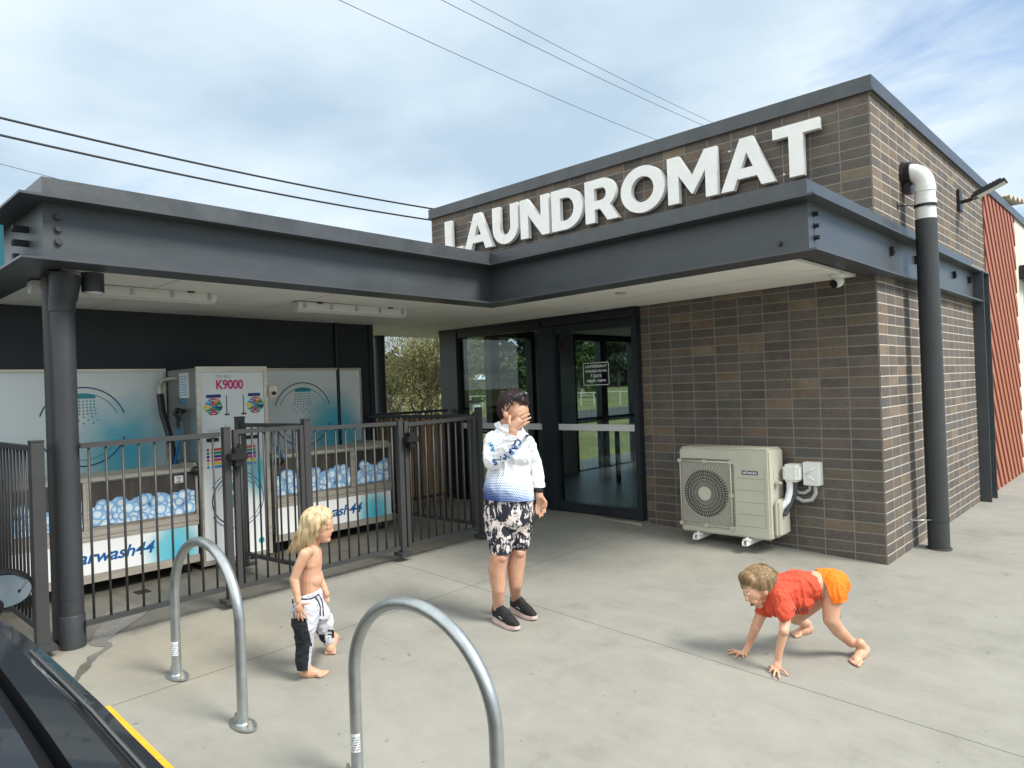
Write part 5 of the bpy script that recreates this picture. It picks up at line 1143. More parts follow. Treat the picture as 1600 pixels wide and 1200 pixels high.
def cut(o, p, n, R=9.0, thick=.0028):
    """trim a cloth shell with a plane near p and keep the side behind n: leaves a crisp open hem"""
    p, n = Vector(p), Vector(n).normalized(); bm = bmesh.new(); bm.from_mesh(o.data)
    fs = [f for f in bm.faces if (f.calc_center_median() - p).length < R]; es = {e for f in fs for e in f.edges}; vs = {v for f in fs for v in f.verts}
    bmesh.ops.bisect_plane(bm, geom=list(vs) + list(es) + fs, plane_co=p, plane_no=n, clear_outer=False)
    dl = [f for f in bm.faces if (f.calc_center_median() - p).length < R and (f.calc_center_median() - p).dot(n) > 1e-5]
    bmesh.ops.delete(bm, geom=dl, context='FACES'); bm.to_mesh(o.data); bm.free()
    if not any(m.type == 'SOLIDIFY' for m in o.modifiers):
        m = o.modifiers.new('cloth_thickness', 'SOLIDIFY'); m.thickness = thick; m.offset = -1
def assign(o, fn):
    for p in o.data.polygons: p.material_index = fn(p.center, p.normal)
RT = Vector(RM[0]); RTh = Vector((RT.x, RT.y, 0)).normalized(); FW = Vector(RM[2]); TC = Vector((-FW.x, -FW.y, 0)).normalized(); UP = Vector((0, 0, 1))
class Fig:
    def __init__(s, D): s.D = D; s.k = D / F
    def P(s, x, y, off=0.0): return CAM + ray(x, y) * (s.D - off)
    def r(s, px): return px * s.k
    def c(s, a, b, ra, rb, fl=1.0, side=None): return ('c', s.P(*a), s.P(*b), ra * s.k, rb * s.k, fl, side if side is not None else RTh)
    def e(s, a, rx, rd, rz, rot=0.0, tilt=0.0):
        M_ = Matrix((RTh, -TC, UP)).transposed(); M_ = M_ @ Matrix.Rotation(rot, 3, 'Y') @ Matrix.Rotation(tilt, 3, 'Z'); return ('e', s.P(*a), (rx * s.k, rd * s.k, rz * s.k), M_)
def skinmat(name, c, c2):
    m = mat(name, c, .5, col2=c2, vs=14, var=.06, sss=.25, bump=.03, bs=200); return m
def hairmat(name, c, c2):
    m = mat(name, c, .45, col2=c2, var=.25, vs=60, stretch=(1, 1, .12)); return m
def hair_strands(name, m, parent, paths, r, n=5):
    mb = MB()
    for P in paths:
        k_ = len(P); mb.tube(P, [r * (1 - .75 * (i / (k_ - 1)) ** 1.5) for i in range(k_)], n, caps=False)
    return mb.build(name, m, parent, fix=False)
def folds(sc, amp, st=(1, 1, 1), seed=0):
    s_ = Vector(st); o_ = Vector((seed * 7.3, seed * 3.1, seed))
    def f(co, n):
        q = Vector((co.x * s_.x, co.y * s_.y, co.z * s_.z)) * sc + o_
        r1 = max(0, 1 - 3.2 * abs(noise.noise(q))) ** 1.5; r2 = max(0, 1 - 3.2 * abs(noise.noise(q * 1.9 + Vector((5, 2, 1))))) ** 1.5
        return amp * (r1 * .8 + r2 * .4 - .25) + amp * .3 * noise.noise(q * .5)
    return f
def faded(fn, z0, z1):
    def f(co, n): k_ = max(0, min(1, (co.z - z0) / (z1 - z0))); return fn(co, n) * k_ * k_
    return f
def foot(fg, heel, toe, w, hh, ankle, ra, toes=True):
    """bare foot resting on the ground between two ground points (world vectors)"""
    H_, T_ = Vector(heel), Vector(toe); d = T_ - H_; L_ = d.length; d.normalize(); s = d.cross(UP).normalized(); pr = []
    up = lambda p, z: Vector((p.x, p.y, g(p.x, p.y) + z))
    pr.append(('c', up(H_ + d * w * .45, w * .42), up(H_ + d * L_ * .42, w * .40), w * .46, w * .40, 1, s)); pr.append(('c', up(H_ + d * L_ * .35, w * .34), up(H_ + d * L_ * .74, w * .24), w * .48, w * .26, 1, s))
    pr.append(('c', up(H_ + d * L_ * .68 + s * w * .22, w * .20), up(H_ + d * L_ * .68 - s * w * .22, w * .20), w * .22, w * .20))
    pr.append(('c', up(H_ + d * L_ * .28, w * .6), Vector(ankle), w * .42, ra)); pr.append(('c', up(H_ + d * w * .5, w * .5), Vector(ankle), w * .36, ra))
    for i, (o_, l_, r_) in enumerate(((-.40, 1.0, .135), (-.17, .97, .10), (.03, .93, .095), (.21, .88, .09), (.37, .81, .085))):
        a = H_ + d * L_ * .70 + s * w * o_; b = H_ + d * (L_ * l_ - w * r_) + s * w * o_ * 1.1; pr.append(('c', up(a, w * .17), up(b, w * .13), w * r_ * 1.05, w * r_))
    return pr
def shoes(parent, heel, toe, L_, w, m_up, m_sole, m_acc, side_sign, ankle, ra):
    H_, T_ = Vector(heel), Vector(toe); d = T_ - H_; d.z = 0; d.normalize(); s = d.cross(UP).normalized(); b = lambda t, o_, z: Vector((H_ + d * L_ * t + s * w * o_).to_tuple()) * 1
    def q(t, o_, z): p = H_ + d * L_ * t + s * w * o_; return Vector((p.x, p.y, g(p.x, p.y) + z))
    sh = [('c', q(.14, 0, .058), q(.45, 0, .056), .036, .037), ('c', q(.45, 0, .056), q(.72, .03, .044), .038, .036), ('c', q(.72, .03, .042), q(.90, .05, .036), .037, .027), ('c', q(.13, 0, .055), q(.13, 0, .092), .034, .031), ('c', q(.36, 0, .07), q(.24, 0, .098), .034, .029), ('c', q(.6, 0, .05), q(.36, 0, .088), .032, .028)]
    up_ = blob('shoe', sh, .0035, [m_up], parent, 3)
    mb = MB(); n = 40; lo = []; hi = []; top = []
    for i in range(n):
        a = 2 * math.pi * i / n; t = .5 + .5 * math.cos(a); wd = (.040 + .010 * math.sin(math.pi * t) - .006 * math.exp(-((t - .45) / .14) ** 2)) * (abs(math.sin(a)) ** .55) * (1 if math.sin(a) > 0 else -1)
        flare = 1.0; spring = .012 * max(0, (t - .75) / .25) ** 2 + .008 * max(0, (.12 - t) / .12)
        thick = .034 - .010 * t
        P_ = lambda z, k_: (lambda v: Vector((v.x, v.y, g(v.x, v.y) + z)))(H_ + d * (L_ * (t * 1.0)) + s * (wd * k_ + .004 * t))
        lo.append(P_(.001 + spring, .93)); hi.append(P_(.012 + spring, 1.02)); top.append(P_(thick + spring, .94))
    mb.add(lo + hi + top, [tuple(reversed(range(n)))] + [(i, (i + 1) % n, (i + 1) % n + n, i + n) for i in range(n)] + [(i + n, (i + 1) % n + n, (i + 1) % n + 2 * n, i + 2 * n) for i in range(n)] + [tuple(range(2 * n, 3 * n))])
    mb.build('sole', m_sole, up_, smooth=False)
    mb = MB()
    for i in range(5):
        t = .40 + .065 * i; z = .098 - .011 * i; mb.tube([q(t, -.22, z + .004), q(t, 0, z + .012), q(t, .22, z + .004)], .004, 6)
    mb.build('laces', m_acc[0], up_)
    bv = BVHTree.FromPolygons([v.co for v in up_.data.vertices], [p.vertices[:] for p in up_.data.polygons])
    mb = MB()
    for seg in (((.36, .030), (.42, .066), (.50, .030), (.56, .062)), ((.40, .028), (.47, .034), (.55, .030))):
        pts = []
        for (t0, z0), (t1, z1) in zip(seg[:-1], seg[1:]):
            for j in range(4): pts.append((t0 + (t1 - t0) * j / 4, z0 + (z1 - z0) * j / 4))
        P2 = []
        for t, z in pts:
            hit = bv.find_nearest(q(t, side_sign * 1.6, z + .012)); P2.append(hit[0] + hit[1] * .001)
        mb.tube(P2, .0022, 5)
    mb.build('side_stripe', m_acc[1], up_)
    return up_
def decal_text(st, mt, parent, surf, path, size, m_rt=None, bold=.001, flip=False, nrm=None, name='lettering'):
    """letters laid one by one along a path of world points, projected on a cloth surface"""
    bv = BVHTree.FromPolygons([v.co for v in surf.data.vertices], [p.vertices[:] for p in surf.data.polygons]); mb = MB()
    n = len(st); P = [Vector(p) for p in path]; seg = [(P[i + 1] - P[i]).length for i in range(len(P) - 1)]; tot = sum(seg)
    def at_(u):
        u = u * tot
        for i, l_ in enumerate(seg):
            if u <= l_ or i == len(seg) - 1: return P[i].lerp(P[i + 1], u / l_), (P[i + 1] - P[i]).normalized()
            u -= l_
    for i, ch in enumerate(st):
        p, t = at_((i + .1) / n); nn = (nrm or TC); up_ = nn.cross(t).normalized(); fr = (p, t, up_, nn); tmp = MB(); text(tmp, ch, fr, size, bold=bold, d1=0)
        out = []
        for v in tmp.v:
            v = Vector(v); hit = bv.ray_cast(v + nn * .15, -nn); out.append((hit[0] + hit[1] * .0015) if hit[0] is not None else v)
        mb.add(out, tmp.f)
    return mb.build(name, mt, parent, fix=False)

# ---------------------------------------------------------------- the woman
SK = skinmat("woman_skin", (.50, .27, .17), (.60, .34, .23)); 
fg = Fig(4.64); gp = onG(803, 972)
wm = thing('person', 'short dark haired woman in white polo covering her face with one hand', 'person', loc=tuple(gp))
head = [fg.e((803, 634, .0), 22, 26, 25, rot=.35), fg.e((809, 645, .03), 17, 20, 20, rot=.3), fg.e((815, 659, .045), 9, 10, 9), fg.e((819, 647, .06), 5, 6, 6),
        fg.c((789, 668, -.02), (799, 650, .0), 11.5, 12), fg.e((790.5, 649, .098), 4.2, 3, 6.5, rot=-.2)]
hand = [fg.c((799, 686, .165), (802, 672, .165), 6.6, 7.0), fg.e((806, 665, .165), 8.5, 4.5, 10, rot=.55), fg.c((803, 668, .165), (810, 659, .165), 6.5, 6.5)]
for a, b, c_, r_ in (((805, 657, .165), (811, 648.5, .172), (820, 643, .155), 1.95), ((809, 659.5, .168), (816, 652.5, .176), (827, 647, .158), 2.0), ((812, 663, .168), (819, 657.5, .174), (829, 652.5, .158), 2.0), ((813, 668, .165), (819, 663.5, .168), (827, 659, .155), 1.8)):
    hand += [fg.c(a, b, r_ * 1.15, r_), fg.c(b, c_, r_, r_ * .75)]
hand += [fg.c((799, 668, .165), (795.5, 659, .15), 3.4, 2.7), fg.c((795.5, 659, .15), (797, 650, .12), 2.5, 2.0)]
lefth = [fg.c((841.5, 762, .02), (843, 776, .03), 5.6, 6.0), fg.e((844, 782, .03), 7, 4.2, 9, rot=-.1)]
for a, b, c_, r_ in (((838.5, 788, .03), (837.5, 796, .04), (839, 803, .05), 1.9), ((842.3, 790, .035), (842.3, 799, .045), (843.5, 808, .055), 2.0), ((846.2, 789, .03), (847.2, 798, .035), (847.6, 806, .05), 1.9), ((849.8, 787, .02), (851.6, 794, .025), (851.6, 801, .04), 1.7)):
    lefth += [fg.c(a, b, r_ * 1.15, r_), fg.c(b, c_, r_, r_ * .8)]
lefth += [fg.c((848, 778, .05), (853, 785, .06), 2.7, 2.3), fg.c((853, 785, .06), (853, 792, .06), 2.2, 1.8)]
H1, T1 = onG(772, 968), onG(812, 987); H2, T2 = onG(800, 953), onG(841, 972)
def ank(H_, T_): d = (T_ - H_); d.z = 0; d.normalize(); return H_ + d * .045 + UP * .085
def C2(a, bw, ra, rb): return ('c', fg.P(*a), bw, fg.r(ra), fg.r(rb), 1.0, RTh)
legs = [fg.c((783, 850, .05), (780, 869, .06), 15, 13.6), fg.c((780, 869, .06), (776.5, 890, .045), 13.4, 14.2), fg.c((776.5, 890, .045), (779, 920, .05), 14.2, 10.5), C2((779, 920, .05), ank(H1, T1), 10.5, 7.8), fg.e((783, 871, .085), 9, 8, 9),
        fg.c((811, 845, -.02), (810, 862, -.01), 13, 12.5), fg.c((810, 862, -.01), (806, 887, -.02), 12.3, 13.8), fg.c((806, 887, -.02), (805.5, 912, -.02), 13.8, 10.5), C2((805.5, 912, -.02), ank(H2, T2), 10.5, 7.6), fg.e((812, 863, .02), 8.5, 8, 9)]
torso = [fg.c((796, 695, 0), (795, 770, 0), 27, 33, .75)]
torso += [fg.c((799, 688, .16), (786, 706, .14), 7.4, 8.5), fg.c((786, 706, .14), (770, 722, .10), 8.5, 10), fg.c((771, 692, .03), (771, 720, .09), 9, 8.5), fg.c((822, 694, -.02), (836, 726, -.06), 8, 7.5), fg.c((836, 726, -.06), (842, 764, .02), 7.5, 5.6), fg.c((796, 780, 0), (782, 850, .04), 30, 16, .8), fg.c((800, 780, 0), (811, 845, -.01), 28, 13, .8)]
body_ = blob('body', head + hand + lefth + legs + torso, .0034, SK, wm, 3)
SHW = bpy.data.materials.new("polo_shirt_print"); SHW.use_nodes = True; t = SHW.node_tree; l = t.links.new; b = t.nodes['Principled BSDF']; b.inputs['Roughness'].default_value = .75
def MN(t, op, a, bb=None, c=None):
    n = N('ShaderNodeMath', t, operation=op)
    for i, v in enumerate((a, bb, c)):
        if v is None: continue
        if isinstance(v, (int, float)): n.inputs[i].default_value = v
        else: t.links.new(v, n.inputs[i])
    return n.outputs[0]
tcn = N('ShaderNodeTexCoord', t); sx_ = N('ShaderNodeSeparateXYZ', t); l(tcn.outputs['Object'], sx_.inputs[0])
zt, zb = fg.P(798, 715).z, fg.P(798, 785).z
ur = N('ShaderNodeVectorMath', t, operation='DOT_PRODUCT'); ur.inputs[1].default_value = tuple(RTh); l(tcn.outputs['Object'], ur.inputs[0])
u0 = fg.P(795, 700).dot(RTh)
hz = N('ShaderNodeMapRange', t); hz.inputs['From Min'].default_value = zt; hz.inputs['From Max'].default_value = zb; l(MN(t, 'MULTIPLY_ADD', MN(t, 'SUBTRACT', ur.outputs['Value'], u0), .35, sx_.outputs['Z']), hz.inputs[0])
cell = .0125; cu_ = MN(t, 'DIVIDE', ur.outputs['Value'], cell); cv_ = MN(t, 'DIVIDE', sx_.outputs['Z'], cell * .8)
row = MN(t, 'FLOOR', cv_); shf = MN(t, 'MULTIPLY', MN(t, 'MODULO', row, 2.0), .5); fu = MN(t, 'SUBTRACT', MN(t, 'FRACT', MN(t, 'ADD', cu_, shf)), .5); fv = MN(t, 'SUBTRACT', MN(t, 'FRACT', cv_), .5)
dd = MN(t, 'SQRT', MN(t, 'ADD', MN(t, 'MULTIPLY', fu, fu), MN(t, 'MULTIPLY', fv, fv)))
dot = MN(t, 'LESS_THAN', dd, MN(t, 'MULTIPLY', hz.outputs[0], .62))
on = MN(t, 'MULTIPLY', dot, MN(t, 'GREATER_THAN', hz.outputs[0], .12))
crp = N('ShaderNodeValToRGB', t); crp.color_ramp.elements[0].position = .15; crp.color_ramp.elements[0].color = (.28, .50, .58, 1); crp.color_ramp.elements[1].position = .95; crp.color_ramp.elements[1].color = (.01, .04, .20, 1); e = crp.color_ramp.elements.new(.6); e.color = (.03, .16, .42, 1)
hx = N('ShaderNodeMapRange', t); hx.inputs['From Min'].default_value = u0 + .05; hx.inputs['From Max'].default_value = u0 + .17; hx.inputs['To Min'].default_value = 0; hx.inputs['To Max'].default_value = .45; l(ur.outputs['Value'], hx.inputs[0])
l(MN(t, 'SUBTRACT', hz.outputs[0], hx.outputs[0]), crp.inputs[0])
mm_ = N('ShaderNodeMix', t, data_type='RGBA'); mm_.inputs['A'].default_value = (.78, .78, .80, 1); l(on, mm_.inputs['Factor']); l(crp.outputs[0], mm_.inputs['B']); l(mm_.outputs['Result'], b.inputs['Base Color'])
SHP = mat("white_polo_cloth", (.78, .78, .80), .75, var=.03, vs=10, bump=.1, bs=300)
shirt = [fg.c((796, 692, 0), (795, 740, .0), 31, 34, .72), fg.c((795, 740, 0), (795, 768, .01), 34, 38, .76), fg.c((795, 764, .01), (796, 785, .01), 38.5, 40, .78), fg.c((778, 684, 0), (818, 688, -.01), 12.5, 12.5, .9), fg.e((806, 714, .02), 24, 22, 18), fg.c((800, 765, .02), (804, 780, .02), 30, 32, .75)]
bs_ = blob('polo_shirt', shirt, .005, SHW, wm, 6, folds(9, .011, (1, 1, .7), 3))
cut(bs_, fg.P(796, 779, .0), -UP + RTh * -.06, .3)
sl_ = [fg.c((771, 688, .01), (767, 708, .05), 14.5, 13.5), fg.c((767, 708, .05), (770, 720, .09), 13.5, 13), fg.c((770, 720, .10), (786, 705, .145), 13.5, 11.5), fg.c((786, 705, .145), (799, 686, .165), 11.5, 9.3), fg.c((798, 687, .165), (802, 678, .165), 9.6, 10.0),
       fg.c((776, 727, .09), (765, 720, .08), 6, 9)]
sl = blob('sleeve', sl_, .0045, SHP, bs_, 4, folds(13, .009, (1, 1, 1), 5)); sl.matrix_parent_inverse = Matrix.Identity(4)
sl2 = blob('sleeve', [fg.c((823, 692, -.02), (836, 724, -.06), 13, 10.5), fg.c((836, 724, -.06), (842, 752, .0), 10.5, 8.8), fg.c((841, 749, .0), (842.8, 764, .01), 9.3, 10)], .0045, SHP, bs_, 4, folds(13, .007, (1, 1, 1), 8)); sl2.matrix_parent_inverse = Matrix.Identity(4); cut(sl2, fg.P(842.5, 761, .01), -UP, .06); cut(sl, fg.P(801.5, 679.5, .165), UP + RTh * .35, .055)
co_ = blob('collar', [fg.c((779.5, 661, .02), (783, 669, .045), 3.0, 3.2), fg.c((782, 669, .045), (797, 677, .085), 3.8, 3.0), fg.c((797, 677, .085), (806, 670, .05), 3, 3), fg.c((776, 664, 0), (788, 675, .06), 4.2, 4.0)], .004, SHP, bs_, 3); co_.matrix_parent_inverse = Matrix.Identity(4)
BLU = mat("sleeve_lettering_blue", (.01, .10, .30), .6)
x_ = decal_text("CARWAS", BLU, sl, sl, [fg.P(808, 684, .2), fg.P(802, 696, .2), fg.P(793, 706, .2), fg.P(781, 715, .2), fg.P(766, 721, .2)], .052, bold=.003)
x_ = decal_text("HHK", mat("sleeve_motif_teal", (.02, .22, .42), .6), sl, sl, [fg.P(762, 694, .2), fg.P(768, 708, .2)], .030, bold=.002)
x_ = decal_text("AB", BLU, bs_, bs_, [fg.P(821, 683, .2), fg.P(827, 684, .2)], .024, bold=.002)
x_ = decal_text("mmmm", mat("small_logo_print", (.35, .40, .48), .6), bs_, bs_, [fg.P(822, 692, .2), fg.P(834, 692, .2)], .012, bold=.0)
for y_ in (684, 696, 706):
    q = BVHTree.FromPolygons([v.co for v in bs_.data.vertices], [p.vertices[:] for p in bs_.data.polygons]).ray_cast(fg.P(807, y_, .3), -TC)
    if q[0] is not None: mb = MB(); mb.ell(q[0], (.005, .005, .005), nu=8, nv=6); mb.build('button', SHP, bs_)
# patterned knee length shorts
SHO = bpy.data.materials.new("patterned_shorts"); SHO.use_nodes = True; t = SHO.node_tree; l = t.links.new; b = t.nodes['Principled BSDF']; b.inputs['Roughness'].default_value = .8
tcn = N('ShaderNodeTexCoord', t); n1 = N('ShaderNodeTexNoise', t); n1.inputs['Scale'].default_value = 11; n1.inputs['Detail'].default_value = 5; n1.inputs['Roughness'].default_value = .65; n1.inputs['Distortion'].default_value = 1.2; l(tcn.outputs['Object'], n1.inputs['Vector'])
mpn = N('ShaderNodeMapping', t); mpn.inputs['Rotation'].default_value = (0, .7, .8); mpn.inputs['Scale'].default_value = (1, 1, .28); l(tcn.outputs['Object'], mpn.inputs[0]); v1 = N('ShaderNodeTexNoise', t); v1.inputs['Scale'].default_value = 70; v1.inputs['Detail'].default_value = 2; l(mpn.outputs[0], v1.inputs['Vector'])
k1 = MN(t, 'ADD', n1.outputs['Fac'], MN(t, 'MULTIPLY', v1.outputs['Fac'], .34)); cr_ = N('ShaderNodeValToRGB', t); cr_.color_ramp.elements[0].position = .665; cr_.color_ramp.elements[0].color = (.012, .014, .024, 1); cr_.color_ramp.elements[1].position = .70; cr_.color_ramp.elements[1].color = (.66, .62, .60, 1); e = cr_.color_ramp.elements.new(.80); e.color = (.72, .56, .50, 1); l(k1, cr_.inputs[0]); l(cr_.outputs[0], b.inputs['Base Color'])
sh = blob('shorts', [fg.c((795, 782, .0), (795, 800, .0), 39, 40, .80), fg.c((780, 802, .02), (782, 848, .05), 26, 19.5, .9), fg.c((782, 848, .05), (783, 866, .055), 19, 16.5, .95), fg.c((811, 800, -.01), (812, 842, -.01), 25, 17, .9), fg.c((812, 842, -.01), (812, 858, -.01), 16.5, 14.5)], .005, SHO, wm, 4, folds(9, .006, (1, 1, .5), 2))
cut(sh, fg.P(783, 864, .05), -UP, .12); cut(sh, fg.P(812, 856, -.01), -UP, .075)
# flatten hems: cut clean horizontal rims
HR1 = hairmat("dark_brown_hair", (.012, .007, .008), (.055, .022, .022))
cap = blob('hair', [fg.e((801, 630, -.005), 22.5, 26, 23, rot=.35), fg.e((792, 640, -.02), 15, 20, 17), fg.e((806, 626, .02), 20, 20, 17, rot=.5), fg.e((789, 650, -.03), 8, 14, 9), fg.e((812, 626, .03), 12, 14, 9, rot=.5)], .0045, HR1, wm, 2, lambda co, n: .004 * noise.noise(co * 90))
rnd = random.Random(3); C0 = fg.P(801, 633, 0); paths = []
bvh = BVHTree.FromPolygons([v.co for v in cap.data.vertices], [p.vertices[:] for p in cap.data.polygons])
wh = fg.P(795, 615, -.03)
for i in range(1600):
    v = cap.data.vertices[rnd.randrange(len(cap.data.vertices))]; p = v.co.copy(); n_ = v.normal; fl = (p - wh); fl = (fl - n_ * fl.dot(n_)); fl = fl.normalized() + Vector((rnd.gauss(0, .16), rnd.gauss(0, .16), rnd.gauss(0, .16))); fl = fl - n_ * fl.dot(n_); P = [p + n_ * .0005]
    for k_ in range(3):
        q = P[-1] + fl.normalized() * .011 + n_ * (.0006 - .0012 * k_); P.append(q)
    paths.append(P)
x_ = hair_strands('hair_strands', HR1, cap, paths, .0013, 4)
# sunglasses pushed up on the head, watch
LNS = mat("sunglass_lens", (.05, .05, .055), .08, metal=.6); FRM = mat("sunglass_frame", (.015, .012, .012), .3)
mb = MB(); A = [fg.P(789, 651, .055), fg.P(792, 641, .10), fg.P(799, 631, .125), fg.P(807, 622, .12)]; mb.tube(A, .0032, 6); mb.tube([fg.P(807, 622, .12), fg.P(818, 617, .075), fg.P(824, 622, .0)], .0035, 6); gl_ = mb.build('sunglasses', FRM, wm)
mb = MB(); mb.ell(fg.P(809, 620, .122), (.034, .010, .021), M=Matrix((RTh, -TC, UP)).transposed() @ Matrix.Rotation(-.5, 3, 'Y')); mb.build('lens', LNS, gl_); mb = MB(); mb.ell(fg.P(819, 616, .07), (.028, .010, .018), M=Matrix((RTh, -TC, UP)).transposed() @ Matrix.Rotation(.3, 3, 'Y')); mb.build('lens', LNS, gl_)
mb = MB(); a = fg.P(842, 763, .02); b_ = fg.P(842.4, 770, .025); mb.tube([a, b_], [.0275, .0265], 20); w_ = mb.build('wristwatch', BLK, wm); mb = MB(); mb.ell(fg.P(843, 766.5, .047), (.013, .006, .014)); mb.build('watch_face', FRM, w_)
NAIL = mat("pale_nail", (.72, .55, .48), .3)
SHB = mat("black_shoe_mesh", (.012, .013, .015), .7, var=.3, vs=60, bump=.3, bs=400); SOL = mat("pale_pink_sole", (.58, .45, .42), .6, var=.1, vs=20); ACC = [BLK, mat("silver_shoe_mark", (.5, .5, .52), .3, metal=.5)]
shoes(wm, H1, T1, .262, .095, SHB, SOL, ACC, 1, None, 0); shoes(wm, H2, T2, .262, .095, SHB, SOL, ACC, 1, None, 0)

# ---------------------------------------------------------------- the blond toddler
KS = skinmat("child_skin", (.56, .30, .185), (.68, .40, .27)); LIP = mat("lip_pink", (.50, .17, .14), .45); EYE = mat("eye_dark", (.02, .02, .025), .15); EYEW = mat("eye_white", (.7, .68, .66), .3)
fg = Fig(3.87); gp = onG(488, 1055); kd = thing('person', 'shirtless toddler with long blond hair walking in light grey and black trousers', 'person', loc=tuple(gp))
head = [fg.e((497, 817, 0), 23, 21, 22), fg.e((503, 829, 0), 15.5, 15, 18), fg.e((508, 822, 0), 12, 14, 10), fg.e((506, 838, 0), 10, 11.5, 10), fg.e((512, 843, 0), 4.5, 6, 4.5), fg.e((518, 829.5, 0), 3.2, 3.2, 2.6), fg.c((515.5, 822, 0), (518.6, 829, 0), 2.4, 2.8), fg.e((514.6, 835, 0), 3.2, 4.6, 1.7), fg.e((513.8, 838.6, 0), 2.8, 4, 1.6), fg.e((506, 834, .022), 7, 7, 7), fg.e((514, 820.5, .018), 3.4, 5, 2), fg.c((489, 850, .0), (494, 836, 0), 10, 10.5), fg.e((490, 829, .075), 3.5, 2.5, 5)]
tors = [fg.c((487, 862, 0), (487, 880, 0), 15, 15.5, 1.35), fg.c((487, 880, 0), (485, 905, 0), 15.5, 15.5, 1.25), fg.c((485, 905, 0), (484, 925, 0), 15.8, 15.5, 1.2), fg.e((490, 905, 0), 14, 17, 16), fg.c((482, 862, .075), (484, 862, -.075), 8.5, 8.5), fg.c((487, 852, 0), (487, 862, 0), 9, 12), fg.e((493, 874, .0), 8, 15, 8), fg.e((476, 868, -.01), 7, 14, 12)]
arm = [fg.c((477, 866, .085), (466, 888, .095), 9.3, 7.6), fg.c((466, 888, .095), (459.5, 905, .10), 7.6, 6.6), fg.c((459.5, 905, .10), (463, 924, .115), 7.0, 6.0), fg.c((463, 924, .115), (466, 940, .125), 6.0, 4.6), fg.e((468, 950, .128), 7.2, 4.2, 8, rot=-.2)]
for a, b, c_, r_ in (((463.5, 954, .128), (462, 960, .128), (461.5, 966, .122), 1.55), ((466.5, 956, .130), (466, 962.5, .13), (466.5, 969, .122), 1.65), ((470, 956, .130), (471, 963, .13), (473.3, 970, .122), 1.65), ((473.5, 954, .128), (477, 961, .128), (481, 967.5, .12), 1.65)): arm += [fg.c(a, b, r_ * 1.15, r_), fg.c(b, c_, r_, r_ * .8)]
arm += [fg.c((472, 944, .13), (478, 943.5, .14), 2.4, 2.0), fg.c((478, 943.5, .14), (484.5, 942, .135), 1.9, 1.5)]
arm += [fg.c((487, 866, -.085), (494, 886, -.10), 9, 7.4), fg.c((494, 886, -.10), (500, 905, -.09), 7.2, 6.5), fg.c((500, 905, -.09), (508, 922, -.05), 6.4, 4.8), fg.e((510, 928, -.045), 5, 4, 6)]
for k_ in range(4): arm += [fg.c((508 + k_ * 1.8, 931, -.045 - .004 * k_), (509 + k_ * 1.8, 940, -.04), 1.6, 1.3)]
hN, tN = onG(468, 1058), onG(513, 1056); aN = hN + (tN - hN) * .2 + UP * .075
hF = onG(517, 1003); tF = onG(519, 1024)
lg = [('c', fg.P(473, 1000, .05), aN, fg.r(11), fg.r(7.2), 1, RTh)] + foot(fg, hN, tN, .068, .05, aN, .026)
# rear foot, lifted on its toes
toeF = onG(517, 1022); ankF = toeF + Vector((0, 0, .115)) + RTh * -.012 - TC * .02; heelF = toeF + Vector((0, 0, .085)) + RTh * .018 - TC * .035
lg += [('c', fg.P(514, 999, -.055), ankF, fg.r(7), fg.r(6.5), 1, RTh), ('c', ankF, heelF, .027, .022), ('c', heelF, toeF + UP * .035, .024, .028), ('c', ankF, toeF + UP * .035, .024, .026)]
for k_ in range(5): lg.append(('c', toeF + UP * .028 + RTh * (-.024 + .012 * k_), toeF + UP * .009 + RTh * (-.026 + .013 * k_) + TC * .012, .0085, .0075))
kb = blob('body', head + tors + arm + lg, .0034, KS, kd, 3)
def snap(o, p, d): 
    bv = BVHTree.FromPolygons([v.co for v in o.data.vertices], [q.vertices[:] for q in o.data.polygons]); h = bv.ray_cast(p, d); return h[0] if h[0] is not None else None
def eye(o, root, fg, x, y, r, brow=True, nd=None):
    nd = nd or TC; p = snap(o, fg.P(x, y, .3), (fg.P(x, y, -.3) - fg.P(x, y, .3)).normalized())
    if p is None: return
    mb = MB(); mb.ell(p - nd * r * .45, (r * 1.25, r * .9, r * .55), nu=10, nv=8, M=Matrix((RTh, -TC, UP)).transposed()); w = mb.build('eye', EYEW, root)
    mb = MB(); mb.ell(p + nd * r * .15 + RTh * r * .4, (r * .62, r * .5, r * .55), nu=8, nv=6); mb.build('iris', EYE, w)
    return p
eye(kb, kd, fg, 511.5, 825.2, .0058); 
p = snap(kb, fg.P(510.5, 819.8, .3), (fg.P(510.5, 819.8, -.3) - fg.P(510.5, 819.8, .3)).normalized())
if p is not None: mb = MB(); mb.tube([p - RTh * .012 + TC * .001, p + UP * .002 + TC * .001, p + RTh * .012 + TC * .0], .0022, 5); mb.build('eyebrow', mat("fair_brow", (.30, .18, .09), .7), kd)
mb = MB(); mb.ell(fg.P(515.2, 836.9, .012), (.007, .011, .0026), nu=10, nv=6, M=Matrix((RTh, -TC, UP)).transposed()); mb.build('lips', LIP, kd)
